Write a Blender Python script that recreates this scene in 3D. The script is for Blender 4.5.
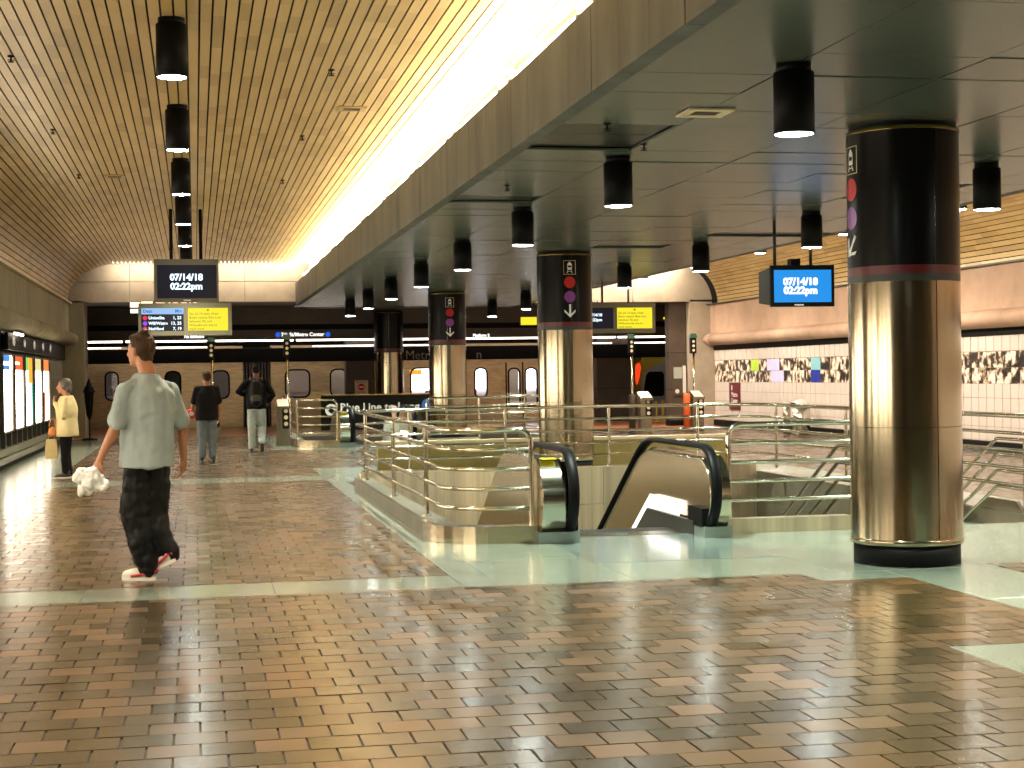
import bpy, bmesh, math, random
from mathutils import Vector, Matrix, Euler
random.seed(7)
for o in list(bpy.data.objects): bpy.data.objects.remove(o, do_unlink=True)
sc = bpy.context.scene
COL = sc.collection
PI = math.pi

# ------------------------------------------------------------------ camera, world, exposure
CAM = bpy.data.cameras.new('camera')
CAM.sensor_width = 36.0; CAM.lens = 56.25; CAM.sensor_fit = 'HORIZONTAL'; CAM.clip_end = 200
cam = bpy.data.objects.new('camera', CAM); COL.objects.link(cam)
Rm = Matrix.Rotation(-0.19551877, 3, 'Z') @ Matrix.Rotation(PI/2-0.0065232, 3, 'X') @ Matrix.Rotation(-0.014, 3, 'Z')
cam.matrix_world = Matrix.Translation((0, 0, 1.5)) @ Rm.to_4x4()
sc.camera = cam
W = bpy.data.worlds.new('world'); sc.world = W; W.use_nodes = True
W.node_tree.nodes['Background'].inputs[0].default_value = (0.9, 0.8, 0.6, 1)
W.node_tree.nodes['Background'].inputs[1].default_value = 0.02
sc.view_settings.view_transform = 'Standard'; sc.view_settings.look = 'None'
sc.view_settings.gamma = 1.0; sc.view_settings.use_curve_mapping = False
sc.view_settings.exposure = 0.0
sc.cycles.use_denoising = True
sc.cycles.max_bounces = 8; sc.cycles.diffuse_bounces = 4; sc.cycles.glossy_bounces = 5
sc.cycles.sample_clamp_indirect = 6.0
E_SPOT_L, E_SPOT_R, E_COVE, E_BOX, E_VAULT = 560.0, 920.0, 320.0, 12.0, 700.0
C_SPOT_L = (1.0, 0.93, 0.74); C_SPOT_R = (0.86, 1.0, 0.86); C_COVE = (1.0, 0.89, 0.74)

# ------------------------------------------------------------------ helpers
class MB:
    """collects shapes; build() links them as ONE mesh object"""
    def __init__(s): s.v = []; s.f = []; s.sm = []
    def add(s, vs, fs, smooth=False):
        o = len(s.v); s.v += [tuple(v) for v in vs]
        for f in fs: s.f.append(tuple(i+o for i in f)); s.sm.append(smooth)
        return s
    def box(s, x0, x1, y0, y1, z0, z1, M=None):
        vs = [Vector((x, y, z)) for x in (x0, x1) for y in (y0, y1) for z in (z0, z1)]
        if M is not None: vs = [M @ v for v in vs]
        return s.add(vs, [(0,1,3,2),(4,6,7,5),(0,4,5,1),(2,3,7,6),(0,2,6,4),(1,5,7,3)])
    def chamfer_top(s, x0, x1, y0, y1, z0, z1, c):
        vs = [(x0,y0,z0),(x1,y0,z0),(x1,y1,z0),(x0,y1,z0),(x0,y0,z1-c),(x1,y0,z1-c),(x1,y1,z1-c),(x0,y1,z1-c),
              (x0+c,y0+c,z1),(x1-c,y0+c,z1),(x1-c,y1-c,z1),(x0+c,y1-c,z1)]
        fs = [(8,9,10,11)]
        for i in range(4):
            j = (i+1) % 4
            fs += [(i,j,4+j,4+i),(4+i,4+j,8+j,8+i)]
        return s.add(vs, fs)
    def tube(s, pts, r, n=10, cap=True, closed=False, ry=None):
        """round tube through pts; r a number or one radius per point"""
        pts = [Vector(p) for p in pts]; m = len(pts); rings = []
        up = Vector((0,0,1)); prev = None
        for i, p in enumerate(pts):
            a = pts[i-1] if i > 0 else (pts[-1] if closed else p); b = pts[i+1] if i < m-1 else (pts[0] if closed else p)
            t = (b-a).normalized()
            if prev is None:
                q = up if abs(t.z) < 0.95 else Vector((1,0,0))
                u = t.cross(q).normalized()
            else: u = (prev - t*prev.dot(t)).normalized()
            prev = u; w = t.cross(u).normalized()
            rr = r[i] if isinstance(r, (list, tuple)) else r
            rings.append([p + u*math.cos(2*PI*k/n)*rr + w*math.sin(2*PI*k/n)*(rr if ry is None else ry) for k in range(n)])
        vs = [v for g in rings for v in g]; fs = []
        for i in range(m if closed else m-1):
            a = i*n; b = ((i+1) % m)*n
            for k in range(n): fs.append((a+k, a+(k+1)%n, b+(k+1)%n, b+k))
        s.add(vs, fs, True)
        if cap and not closed: s.add(rings[0], [tuple(range(n))[::-1]]); s.add(rings[-1], [tuple(range(n))])
        return s
    def lathe(s, prof, n=32, c=(0,0,0), cap=True, a0=0, a1=2*PI):
        full = abs(a1-a0-2*PI) < 1e-6; k = n if full else n+1
        vs = [(c[0]+r*math.cos(a0+(a1-a0)*i/n), c[1]+r*math.sin(a0+(a1-a0)*i/n), c[2]+z) for r, z in prof for i in range(k)]
        fs = []
        for j in range(len(prof)-1):
            for i in range(n):
                i2 = (i+1) % k
                fs.append((j*k+i, j*k+i2, (j+1)*k+i2, (j+1)*k+i))
        s.add(vs, fs, True)
        if cap and full:
            s.add(vs[:k], [tuple(range(k))[::-1]]); s.add(vs[-k:], [tuple(range(k))])
        return s
    def prism(s, poly, h0, h1, axis='z', smooth=False):
        """extrude a 2-D polygon: axis z -> (x,y); axis x -> (y,z); axis y -> (x,z)"""
        def P(a, b, h): return (a, b, h) if axis == 'z' else ((h, a, b) if axis == 'x' else (a, h, b))
        n = len(poly)
        vs = [P(a, b, h0) for a, b in poly] + [P(a, b, h1) for a, b in poly]
        s.add(vs, [tuple(range(n))[::-1], tuple(range(n, 2*n))])
        s.add(vs, [(i, (i+1) % n, n+(i+1) % n, n+i) for i in range(n)], smooth)
        return s
    def strip(s, path, x0, x1):
        """ribbon following a (y,z) path, between x0 and x1"""
        vs = []
        for y, z in path: vs += [(x0, y, z), (x1, y, z)]
        return s.add(vs, [(2*i, 2*i+1, 2*i+3, 2*i+2) for i in range(len(path)-1)], True)
    def ball(s, c, r, n=12, m=8, M=None):
        rx, ry, rz = r if isinstance(r, (tuple, list)) else (r, r, r)
        vs = [Vector((0, 0, -rz))]
        for j in range(1, m):
            t = -PI/2+PI*j/m
            vs += [Vector((rx*math.cos(t)*math.cos(2*PI*i/n), ry*math.cos(t)*math.sin(2*PI*i/n), rz*math.sin(t))) for i in range(n)]
        vs.append(Vector((0, 0, rz)))
        if M is not None: vs = [M @ v for v in vs]
        vs = [v+Vector(c) for v in vs]
        fs = [(0, 1+(i+1) % n, 1+i) for i in range(n)]
        for j in range(m-2):
            for i in range(n): fs.append((1+j*n+i, 1+j*n+(i+1) % n, 1+(j+1)*n+(i+1) % n, 1+(j+1)*n+i))
        L = len(vs)-1
        fs += [(L, L-n+i, L-n+(i+1) % n) for i in range(n)]
        return s.add(vs, fs, True)
    def mesh(s, name):
        me = bpy.data.meshes.new(name); me.from_pydata(s.v, [], s.f); me.update()
        me.polygons.foreach_set('use_smooth', s.sm)
        return me
    def build(s, name, mat, parent=None, loc=None, fix=True):
        me = s.mesh(name)
        if fix:
            bm = bmesh.new(); bm.from_mesh(me); bmesh.ops.remove_doubles(bm, verts=bm.verts, dist=1e-5)
            bmesh.ops.recalc_face_normals(bm, faces=bm.faces); bm.to_mesh(me); bm.free()
        return link(name, me, mat, parent, loc)
def link(name, me, mat=None, parent=None, loc=None, rot=None):
    o = bpy.data.objects.new(name, me); COL.objects.link(o)
    if mat is not None and not me.materials: me.materials.append(mat)
    if parent is not None: o.parent = parent
    if loc is not None: o.location = loc
    if rot is not None: o.rotation_euler = rot
    return o
def tag(o, label, cat, group=None, kind=None):
    o['label'] = label; o['category'] = cat
    if group: o['group'] = group
    if kind: o['kind'] = kind
    return o
def empty(name, loc=(0,0,0), rz=0.0):
    o = bpy.data.objects.new(name, None); COL.objects.link(o); o.location = loc; o.rotation_euler = (0, 0, rz); o.empty_display_size = 0.1
    return o
def thing(name, label, cat, loc=(0,0,0), rz=0.0, group=None): return tag(empty(name, loc, rz), label, cat, group)
def struct(name, label, cat): return tag(empty(name), label, cat, kind='structure')
def copy_tree(o, parent=None):
    c = o.copy(); COL.objects.link(c); c.parent = parent
    for ch in list(o.children): copy_tree(ch, c)
    return c
def bevel(o, w=0.005, seg=2):
    m = o.modifiers.new('bevel', 'BEVEL'); m.width = w; m.segments = seg; m.limit_method = 'ANGLE'; return o
def text(s, size, mat, parent, loc, rot=(PI/2, 0, 0), name='lettering', align='CENTER', depth=0.002, bold=0.0, spacing=1.0):
    cu = bpy.data.curves.new(name, 'FONT'); cu.body = s; cu.size = size; cu.align_x = align; cu.align_y = 'CENTER'
    cu.extrude = depth; cu.offset = bold; cu.resolution_u = 3; cu.space_character = spacing
    cu.materials.append(mat)
    o = bpy.data.objects.new(name, cu); COL.objects.link(o); o.parent = parent; o.location = loc; o.rotation_euler = rot
    return o

# ------------------------------------------------------------------ materials
def new_mat(name):
    m = bpy.data.materials.new(name); m.use_nodes = True
    return m, m.node_tree.nodes, m.node_tree.links, m.node_tree.nodes['Principled BSDF']
def mat(name, col, rough=0.5, metal=0.0, var=0.0, scale=6.0, bump=0.0, bscale=40.0, spec=0.5, emit=None, estr=0.0, coat=0.0, stretch=(1,1,1), rvar=0.0):
    m, N, L, B = new_mat(name)
    B.inputs['Base Color'].default_value = (*col, 1); B.inputs['Roughness'].default_value = rough
    B.inputs['Metallic'].default_value = metal; B.inputs['Specular IOR Level'].default_value = spec
    B.inputs['Coat Weight'].default_value = coat
    if emit is not None:
        B.inputs['Emission Color'].default_value = (*emit, 1); B.inputs['Emission Strength'].default_value = estr
    if var or bump or rvar:
        tc = N.new('ShaderNodeNewGeometry'); mp = N.new('ShaderNodeMapping'); mp.inputs['Scale'].default_value = stretch
        L.new(tc.outputs['Position'], mp.inputs[0])
    if var or rvar:
        nz = N.new('ShaderNodeTexNoise'); nz.inputs['Scale'].default_value = scale; nz.inputs['Detail'].default_value = 5; nz.inputs['Roughness'].default_value = 0.65
        L.new(mp.outputs[0], nz.inputs['Vector'])
    if var:
        mr = N.new('ShaderNodeMapRange'); mr.inputs[1].default_value = 0.3; mr.inputs[2].default_value = 0.7
        mr.inputs[3].default_value = 1-var; mr.inputs[4].default_value = 1+var
        L.new(nz.outputs[0], mr.inputs[0])
        mx = N.new('ShaderNodeVectorMath'); mx.operation = 'SCALE'; mx.inputs[0].default_value = col
        L.new(mr.outputs[0], mx.inputs['Scale']); L.new(mx.outputs[0], B.inputs['Base Color'])
    if rvar:
        mr = N.new('ShaderNodeMapRange'); mr.inputs[1].default_value = 0.3; mr.inputs[2].default_value = 0.7
        mr.inputs[3].default_value = max(0.02, rough-rvar); mr.inputs[4].default_value = rough+rvar
        L.new(nz.outputs[0], mr.inputs[0]); L.new(mr.outputs[0], B.inputs['Roughness'])
    if bump:
        n2 = N.new('ShaderNodeTexNoise'); n2.inputs['Scale'].default_value = bscale; n2.inputs['Detail'].default_value = 3
        L.new(mp.outputs[0], n2.inputs['Vector'])
        bp = N.new('ShaderNodeBump'); bp.inputs['Strength'].default_value = bump; bp.inputs['Distance'].default_value = 0.01
        L.new(n2.outputs[0], bp.inputs['Height']); L.new(bp.outputs[0], B.inputs['Normal'])
    return m
def emit(name, col, s):
    m, N, L, B = new_mat(name)
    B.inputs['Base Color'].default_value = (0.01, 0.01, 0.01, 1); B.inputs['Roughness'].default_value = 0.3; B.inputs['Specular IOR Level'].default_value = 0.15
    B.inputs['Emission Color'].default_value = (*col, 1); B.inputs['Emission Strength'].default_value = s
    return m
def math_node(N, L, op, a, b=None):
    n = N.new('ShaderNodeMath'); n.operation = op
    for i, x in enumerate((a, b)):
        if x is None: continue
        if isinstance(x, (int, float)): n.inputs[i].default_value = x
        else: L.new(x, n.inputs[i])
    return n.outputs[0]
def ramp(N, L, fac, stops, interp='LINEAR'):
    r = N.new('ShaderNodeValToRGB'); r.color_ramp.interpolation = interp
    while len(r.color_ramp.elements) < len(stops): r.color_ramp.elements.new(0.5)
    for e, (p, c) in zip(r.color_ramp.elements, stops): e.position = p; e.color = (*c, 1)
    L.new(fac, r.inputs[0]); return r.outputs[0]
PITCH = 0.2154
def brick_mat():
    m, N, L, B = new_mat('brown_quarry_paver')
    g = N.new('ShaderNodeNewGeometry'); s = N.new('ShaderNodeSeparateXYZ'); L.new(g.outputs['Position'], s.inputs[0])
    row = math_node(N, L, 'FLOOR', math_node(N, L, 'DIVIDE', s.outputs[1], PITCH))
    half = math_node(N, L, 'MULTIPLY', math_node(N, L, 'MODULO', math_node(N, L, 'ADD', row, 200.0), 2.0), 0.5)
    colx = math_node(N, L, 'FLOOR', math_node(N, L, 'ADD', math_node(N, L, 'DIVIDE', s.outputs[0], PITCH), half))
    cb = N.new('ShaderNodeCombineXYZ'); L.new(colx, cb.inputs[0]); L.new(row, cb.inputs[1])
    wn = N.new('ShaderNodeTexWhiteNoise'); wn.noise_dimensions = '3D'; L.new(cb.outputs[0], wn.inputs['Vector'])
    nz = N.new('ShaderNodeTexNoise'); nz.inputs['Scale'].default_value = 0.9; nz.inputs['Detail'].default_value = 3
    L.new(g.outputs['Position'], nz.inputs['Vector'])
    f = math_node(N, L, 'ADD', math_node(N, L, 'MULTIPLY', wn.outputs['Value'], 0.75), math_node(N, L, 'MULTIPLY', nz.outputs[0], 0.25))
    c = ramp(N, L, f, [(0.0, (0.042, 0.029, 0.011)), (0.3, (0.070, 0.045, 0.015)), (0.6, (0.102, 0.058, 0.018)), (0.82, (0.150, 0.076, 0.024)), (1.0, (0.25, 0.115, 0.036))])
    n2 = N.new('ShaderNodeTexNoise'); n2.inputs['Scale'].default_value = 60; n2.inputs['Detail'].default_value = 4
    L.new(g.outputs['Position'], n2.inputs['Vector'])
    mx = N.new('ShaderNodeMix'); mx.data_type = 'RGBA'; mx.blend_type = 'MULTIPLY'; mx.inputs[0].default_value = 0.35
    L.new(c, mx.inputs[6]); L.new(n2.outputs[0], mx.inputs[7]); L.new(mx.outputs[2], B.inputs['Base Color'])
    mr = N.new('ShaderNodeMapRange'); mr.inputs[3].default_value = 0.22; mr.inputs[4].default_value = 0.32
    L.new(wn.outputs['Value'], mr.inputs[0]); L.new(mr.outputs[0], B.inputs['Roughness'])
    bp = N.new('ShaderNodeBump'); bp.inputs['Strength'].default_value = 0.05; bp.inputs['Distance'].default_value = 0.004
    n3 = N.new('ShaderNodeTexNoise'); n3.inputs['Scale'].default_value = 22; L.new(g.outputs['Position'], n3.inputs['Vector'])
    L.new(n3.outputs[0], bp.inputs['Height']); L.new(bp.outputs[0], B.inputs['Normal'])
    B.inputs['Specular IOR Level'].default_value = 0.9; B.inputs['Coat Weight'].default_value = 0.3; B.inputs['Coat Roughness'].default_value = 0.17
    return m
def slat_mat():
    m, N, L, B = new_mat('satin_tan_slat')
    g = N.new('ShaderNodeNewGeometry'); s = N.new('ShaderNodeSeparateXYZ'); L.new(g.outputs['Position'], s.inputs[0])
    oi = N.new('ShaderNodeObjectInfo')
    k = math_node(N, L, 'FLOOR', math_node(N, L, 'ADD', math_node(N, L, 'MULTIPLY', s.outputs[1], 1.6), math_node(N, L, 'MULTIPLY', oi.outputs['Random'], 37.0)))
    cb = N.new('ShaderNodeCombineXYZ'); L.new(k, cb.inputs[0]); L.new(math_node(N, L, 'MULTIPLY', oi.outputs['Random'], 91.0), cb.inputs[1])
    wn = N.new('ShaderNodeTexWhiteNoise'); L.new(cb.outputs[0], wn.inputs['Vector'])
    nz = N.new('ShaderNodeTexNoise'); nz.inputs['Scale'].default_value = 0.55; nz.inputs['Detail'].default_value = 3; L.new(g.outputs['Position'], nz.inputs['Vector'])
    f = math_node(N, L, 'ADD', math_node(N, L, 'MULTIPLY', wn.outputs['Value'], 0.55), math_node(N, L, 'MULTIPLY', nz.outputs[0], 0.45))
    c = ramp(N, L, f, [(0.15, (0.32, 0.215, 0.08)), (0.45, (0.47, 0.325, 0.125)), (0.75, (0.52, 0.365, 0.15)), (0.93, (0.64, 0.48, 0.23))])  # random lighter and darker blocks paint uneven reflections along the slats
    L.new(c, B.inputs['Base Color']); B.inputs['Roughness'].default_value = 0.34; B.inputs['Metallic'].default_value = 0.15
    return m
def brushed(name, col, rough, aniso=0.75, rot=0.0, radial=True, var=0.12):
    m, N, L, B = new_mat(name)
    B.inputs['Metallic'].default_value = 1.0; B.inputs['Roughness'].default_value = rough
    B.inputs['Anisotropic'].default_value = aniso; B.inputs['Anisotropic Rotation'].default_value = rot
    if radial:
        t = N.new('ShaderNodeTangent'); t.direction_type = 'RADIAL'; t.axis = 'Z'; L.new(t.outputs[0], B.inputs['Tangent'])
    g = N.new('ShaderNodeNewGeometry'); mp = N.new('ShaderNodeMapping'); mp.inputs['Scale'].default_value = (2, 2, 14)
    L.new(g.outputs['Position'], mp.inputs[0])
    nz = N.new('ShaderNodeTexNoise'); nz.inputs['Scale'].default_value = 1.6; nz.inputs['Detail'].default_value = 4; L.new(mp.outputs[0], nz.inputs['Vector'])
    mr = N.new('ShaderNodeMapRange'); mr.inputs[1].default_value = 0.3; mr.inputs[2].default_value = 0.7; mr.inputs[3].default_value = 1-var; mr.inputs[4].default_value = 1+var
    L.new(nz.outputs[0], mr.inputs[0])
    mx = N.new('ShaderNodeVectorMath'); mx.operation = 'SCALE'; mx.inputs[0].default_value = col
    L.new(mr.outputs[0], mx.inputs['Scale']); L.new(mx.outputs[0], B.inputs['Base Color'])
    return m
def granite_mat():
    m, N, L, B = new_mat('pale_green_grey_granite')
    g = N.new('ShaderNodeNewGeometry')
    v = N.new('ShaderNodeTexVoronoi'); v.inputs['Scale'].default_value = 110; L.new(g.outputs['Position'], v.inputs['Vector'])
    n = N.new('ShaderNodeTexNoise'); n.inputs['Scale'].default_value = 1.3; n.inputs['Detail'].default_value = 6; L.new(g.outputs['Position'], n.inputs['Vector'])
    sx = N.new('ShaderNodeSeparateColor'); L.new(v.outputs['Color'], sx.inputs[0])
    f = math_node(N, L, 'ADD', math_node(N, L, 'MULTIPLY', sx.outputs[0], 0.6), math_node(N, L, 'MULTIPLY', n.outputs[0], 0.4))
    c = ramp(N, L, f, [(0.1, (0.135, 0.165, 0.125)), (0.5, (0.185, 0.215, 0.165)), (0.9, (0.25, 0.285, 0.22))])
    L.new(c, B.inputs['Base Color']); B.inputs['Roughness'].default_value = 0.25; B.inputs['Specular IOR Level'].default_value = 0.8; B.inputs['Coat Weight'].default_value = 0.3; B.inputs['Coat Roughness'].default_value = 0.1
    return m
def photo_mat():
    m, N, L, B = new_mat('photo_collage_print')
    g = N.new('ShaderNodeNewGeometry'); oi = N.new('ShaderNodeObjectInfo')
    mp = N.new('ShaderNodeMapping'); mp.inputs['Scale'].default_value = (1, 4.5, 5); L.new(g.outputs['Position'], mp.inputs[0])
    n = N.new('ShaderNodeTexNoise'); n.inputs['Scale'].default_value = 1.0; n.inputs['Detail'].default_value = 3; n.noise_dimensions = '4D'
    L.new(mp.outputs[0], n.inputs['Vector']); L.new(math_node(N, L, 'MULTIPLY', oi.outputs['Random'], 50.0), n.inputs['W'])
    c = ramp(N, L, n.outputs[0], [(0.40, (0.012, 0.010, 0.008)), (0.475, (0.06, 0.045, 0.03)), (0.51, (0.38, 0.29, 0.19)), (0.58, (0.75, 0.66, 0.55))])
    L.new(c, B.inputs['Base Color']); B.inputs['Roughness'].default_value = 0.3
    return m
def glass_mat():
    m, N, L, B = new_mat('clear_glass_pane')
    N.remove(B); out = N['Material Output']
    t = N.new('ShaderNodeBsdfTransparent'); t.inputs[0].default_value = (0.86, 0.88, 0.86, 1)
    g = N.new('ShaderNodeBsdfGlossy'); g.inputs['Roughness'].default_value = 0.03
    f = N.new('ShaderNodeFresnel'); f.inputs[0].default_value = 1.45
    x = N.new('ShaderNodeMixShader'); L.new(f.outputs[0], x.inputs[0]); L.new(t.outputs[0], x.inputs[1]); L.new(g.outputs[0], x.inputs[2]); L.new(x.outputs[0], out.inputs[0])
    return m
M = {}
M['brick'] = brick_mat(); M['slat'] = slat_mat(); M['granite'] = granite_mat(); M['photo'] = photo_mat(); M['glass'] = glass_mat()
M['mortar'] = mat('dark_brown_mortar', (0.028, 0.016, 0.009), 0.5, spec=.6)
M['steel_col'] = brushed('brushed_bronze_steel', (0.36, 0.31, 0.215), 0.16, 0.0, 0.0, var=0.03)
M['steel'] = brushed('brushed_steel_panel', (0.50, 0.50, 0.43), 0.22, 0.4, 0.0, radial=False)
M['steel_warm'] = brushed('warm_brushed_steel', (0.55, 0.47, 0.33), 0.22, 0.3, 0.0, radial=False, var=.05)
M['rail'] = mat('polished_steel_tube', (0.66, 0.62, 0.50), 0.14, 1.0)
M['rail_dark'] = mat('dull_steel_tube', (0.30, 0.27, 0.21), 0.25, 1.0)
M['plate'] = mat('landing_plate_steel', (0.27, 0.34, 0.31), 0.16, 0.5, var=0.06, scale=3)
M['steel_well'] = mat('reflection_streaked_steel', (0.50, 0.42, 0.29), 0.3, 0.6, var=0.35, scale=1.2, stretch=(4, 4, .05))  # vertical light and dark streaks paint reflections into the steel
M['black_rubber'] = mat('black_rubber', (0.003, 0.003, 0.0035), 0.5, spec=.12)
M['black'] = mat('black_paint', (0.003, 0.003, 0.003), 0.55, spec=.12)
M['black_gloss'] = mat('black_gloss_wrap', (0.004, 0.0038, 0.0035), 0.28, spec=.15)
M['dark'] = mat('dark_grey_metal', (0.03, 0.03, 0.025), 0.45)
M['dark_brown'] = mat('dark_brown_cladding', (0.055, 0.038, 0.024), 0.45, var=0.2, scale=3)
M['concrete'] = mat('board_marked_concrete', (0.235, 0.21, 0.135), 0.75, var=0.22, scale=2.2, bump=0.25, bscale=14, stretch=(1,1,0.35))
M['concrete_warm'] = mat('warm_concrete', (0.40, 0.265, 0.175), 0.72, var=0.15, scale=1.8, bump=0.2, bscale=14)
M['fascia'] = mat('stained_fascia_concrete', (0.066, 0.070, 0.055), 0.62, var=0.55, scale=1.7, bump=0.12, bscale=10, stretch=(1,1,0.25))
M['soffit'] = mat('pale_soffit_concrete', (0.33, 0.27, 0.19), 0.7, var=0.18, scale=1.5)
M['panel'] = mat('grey_green_metal_ceiling_panel', (0.085, 0.107, 0.086), 0.27, 0.2, var=0.10, scale=0.8)
M['panel_dark'] = mat('dark_ceiling_hatch', (0.05, 0.05, 0.04), 0.35, 0.6)
M['tile'] = mat('cream_glazed_tile', (0.60, 0.53, 0.46), 0.22, var=0.04, scale=2)
M['grout'] = mat('tan_grout', (0.30, 0.23, 0.17), 0.9)
M['tile_grey'] = mat('grey_green_glazed_tile', (0.30, 0.31, 0.25), 0.25, var=0.08, scale=2)
M['olive'] = mat('olive_tile', (0.26, 0.205, 0.06), 0.35, var=0.15, scale=3)
M['terracotta'] = mat('terracotta_platform_tile', (0.42, 0.165, 0.075), 0.3, var=0.12, scale=3)
M['yellow_edge'] = mat('yellow_tactile_strip', (0.55, 0.36, 0.02), 0.5)
M['white'] = mat('white_print', (0.8, 0.8, 0.76), 0.4)
M['red'] = mat('red_print', (0.50, 0.012, 0.01), 0.35)
M['maroon'] = mat('maroon_stripe', (0.10, 0.006, 0.008), 0.35)
M['purple'] = mat('purple_print', (0.22, 0.04, 0.27), 0.35)
M['blue'] = mat('blue_print', (0.01, 0.10, 0.42), 0.35)
M['brass'] = mat('brass_ring', (0.50, 0.36, 0.14), 0.25, 1.0)
M['yellow_label'] = mat('yellow_label', (0.85, 0.75, 0.03), 0.4)
M['cream'] = mat('cream_sign', (0.62, 0.52, 0.33), 0.5)
M['tube_lamp'] = emit('fluorescent_tube', (1.0, 0.86, 0.68), 12.0)
M['line_lamp'] = emit('platform_tube', (1.0, 0.85, 0.72), 9.0)
M['lamp_face'] = emit('downlight_face', (0.93, 1.0, 0.92), 150.0)
M['lit_white'] = emit('lit_white', (1.0, 0.95, 0.9), 1.6)
M['lit_blue'] = emit('lit_blue', (0.02, 0.12, 0.8), 1.0)
M['lit_yellow'] = emit('lit_yellow', (1.0, 0.86, 0.03), 1.0)
M['lit_dark'] = emit('lit_screen_dark', (0.004, 0.005, 0.014), 1.0)
M['lit_sky'] = emit('lit_sky_blue', (0.015, 0.30, 0.85), 1.0)
M['lit_head'] = emit('lit_header_blue', (0.33, 0.55, 0.9), 1.0)
M['lit_text'] = emit('lit_text', (0.75, 0.9, 1.0), 1.8)
M['lit_red'] = emit('lit_red', (0.9, 0.03, 0.08), 1.0)
M['lit_purple'] = emit('lit_purple', (0.28, 0.08, 0.9), 1.0)
M['txt_dark'] = mat('dark_screen_text', (0.06, 0.05, 0.01), 0.5)
M['screen_case'] = mat('olive_grey_screen_case', (0.12, 0.11, 0.075), 0.4)

M['curb_stone'] = mat('stained_curb_stone', (0.12, 0.11, 0.078), 0.6, var=.25, scale=3)
M['dark_wall'] = mat('shade_toned_well_stone', (0.11, 0.095, 0.06), 0.6, var=.25, scale=2)  # stone darkened in its colour for the shade inside the well
ZL = 3.36        # metal ceiling over the columns
XL, XR = -3.2, 14.0
YE = 42.0        # end of the hall, the platform lies beyond

D = math.radians
# ------------------------------------------------------------------ floor
WELLS = [(2.3, 8.2, 14.2, 22.7), (2.3, 8.2, 34.1, 40.6)]
floor = struct('floor', 'station floor of brown square pavers with pale granite strips', 'floor')
def sub(rects, h):
    out = []
    for (a, b, c, d) in rects:
        x0, x1, y0, y1 = h
        if b <= x0 or a >= x1 or d <= y0 or c >= y1: out.append((a, b, c, d)); continue
        if a < x0: out.append((a, x0, c, d))
        if b > x1: out.append((x1, b, c, d))
        aa, bb = max(a, x0), min(b, x1)
        if c < y0: out.append((aa, bb, c, y0))
        if d > y1: out.append((aa, bb, y1, d))
    return out
base = [(XL-0.4, XR+0.4, -6.0, 41.4)]
for w in WELLS: base = sub(base, (w[0]-.07, w[1]+.07, w[2]-.07, w[3]+.07))
m = MB()
for r in base: m.box(r[0], r[1], r[2], r[3], -0.25, -0.012)
m.build('paving_bed', M['mortar'], floor, fix=False)
BRICK = [(-2.1, 3.95, 2.0, 11.12), (3.95, 5.0, 7.98, 10.7), (3.95, 4.35, 10.7, 11.12), (-2.1, 1.84, 11.8, 23.2), (-2.1, 1.84, 24.3, 33.2),
         (-2.1, 1.6, 33.75, 41.4), (5.9, 13.75, 8.5, 11.3), (9.1, 13.75, 11.9, 41.4), (1.84, 9.1, 26.2, 33.2)]
def brick_at(mb, x0, x1, y0, y1, lo):
    if lo:
        mb.add([(x0,y0,0),(x1,y0,0),(x1,y1,0),(x0,y1,0),(x0,y0,-.012),(x1,y0,-.012),(x1,y1,-.012),(x0,y1,-.012)], [(0,1,2,3),(4,5,1,0),(5,6,2,1),(6,7,3,2),(7,4,0,3)])
    else: mb.box(x0, x1, y0, y1, -0.012, 0.0)
g = 0.005
unit = MB().box(-PITCH/2+g, PITCH/2-g, -PITCH/2+g, PITCH/2-g, -0.012, 0.0).mesh('brick')
unit.materials.append(M['brick'])
single, field = [], MB()
for (X0, X1, Y0, Y1) in BRICK:
    for r in range(math.floor(Y0/PITCH), math.ceil(Y1/PITCH)):
        y0, y1 = max(Y0, r*PITCH), min(Y1, (r+1)*PITCH)
        if y1-y0 < 0.03: continue
        sh = ((r+200) % 2)*0.5*PITCH
        for c in range(math.floor((X0+sh)/PITCH), math.ceil((X1+sh)/PITCH)):
            x0, x1 = max(X0, c*PITCH-sh), min(X1, (c+1)*PITCH-sh)
            if x1-x0 < 0.03: continue
            whole = x1-x0 > PITCH-1e-6 and y1-y0 > PITCH-1e-6
            xm, ym = (x0+x1)/2, (y0+y1)/2
            if whole and 5.95 < ym and -0.118*ym < xm < 0.545*ym: single.append((ym, xm))
            else: brick_at(field, x0+g, x1-g, y0+g, y1-g, ym > 18)
single.sort()
for i, (y, x) in enumerate(single):
    if i < 300: link('brick', unit, None, floor, (x, y, random.uniform(-0.0012, 0.0012)))
    else: brick_at(field, x-PITCH/2+g, x+PITCH/2-g, y-PITCH/2+g, y+PITCH/2-g, y > 18)
o = field.build('brick_paving', M['brick'], floor, fix=False); o['kind'] = 'stuff'
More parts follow.
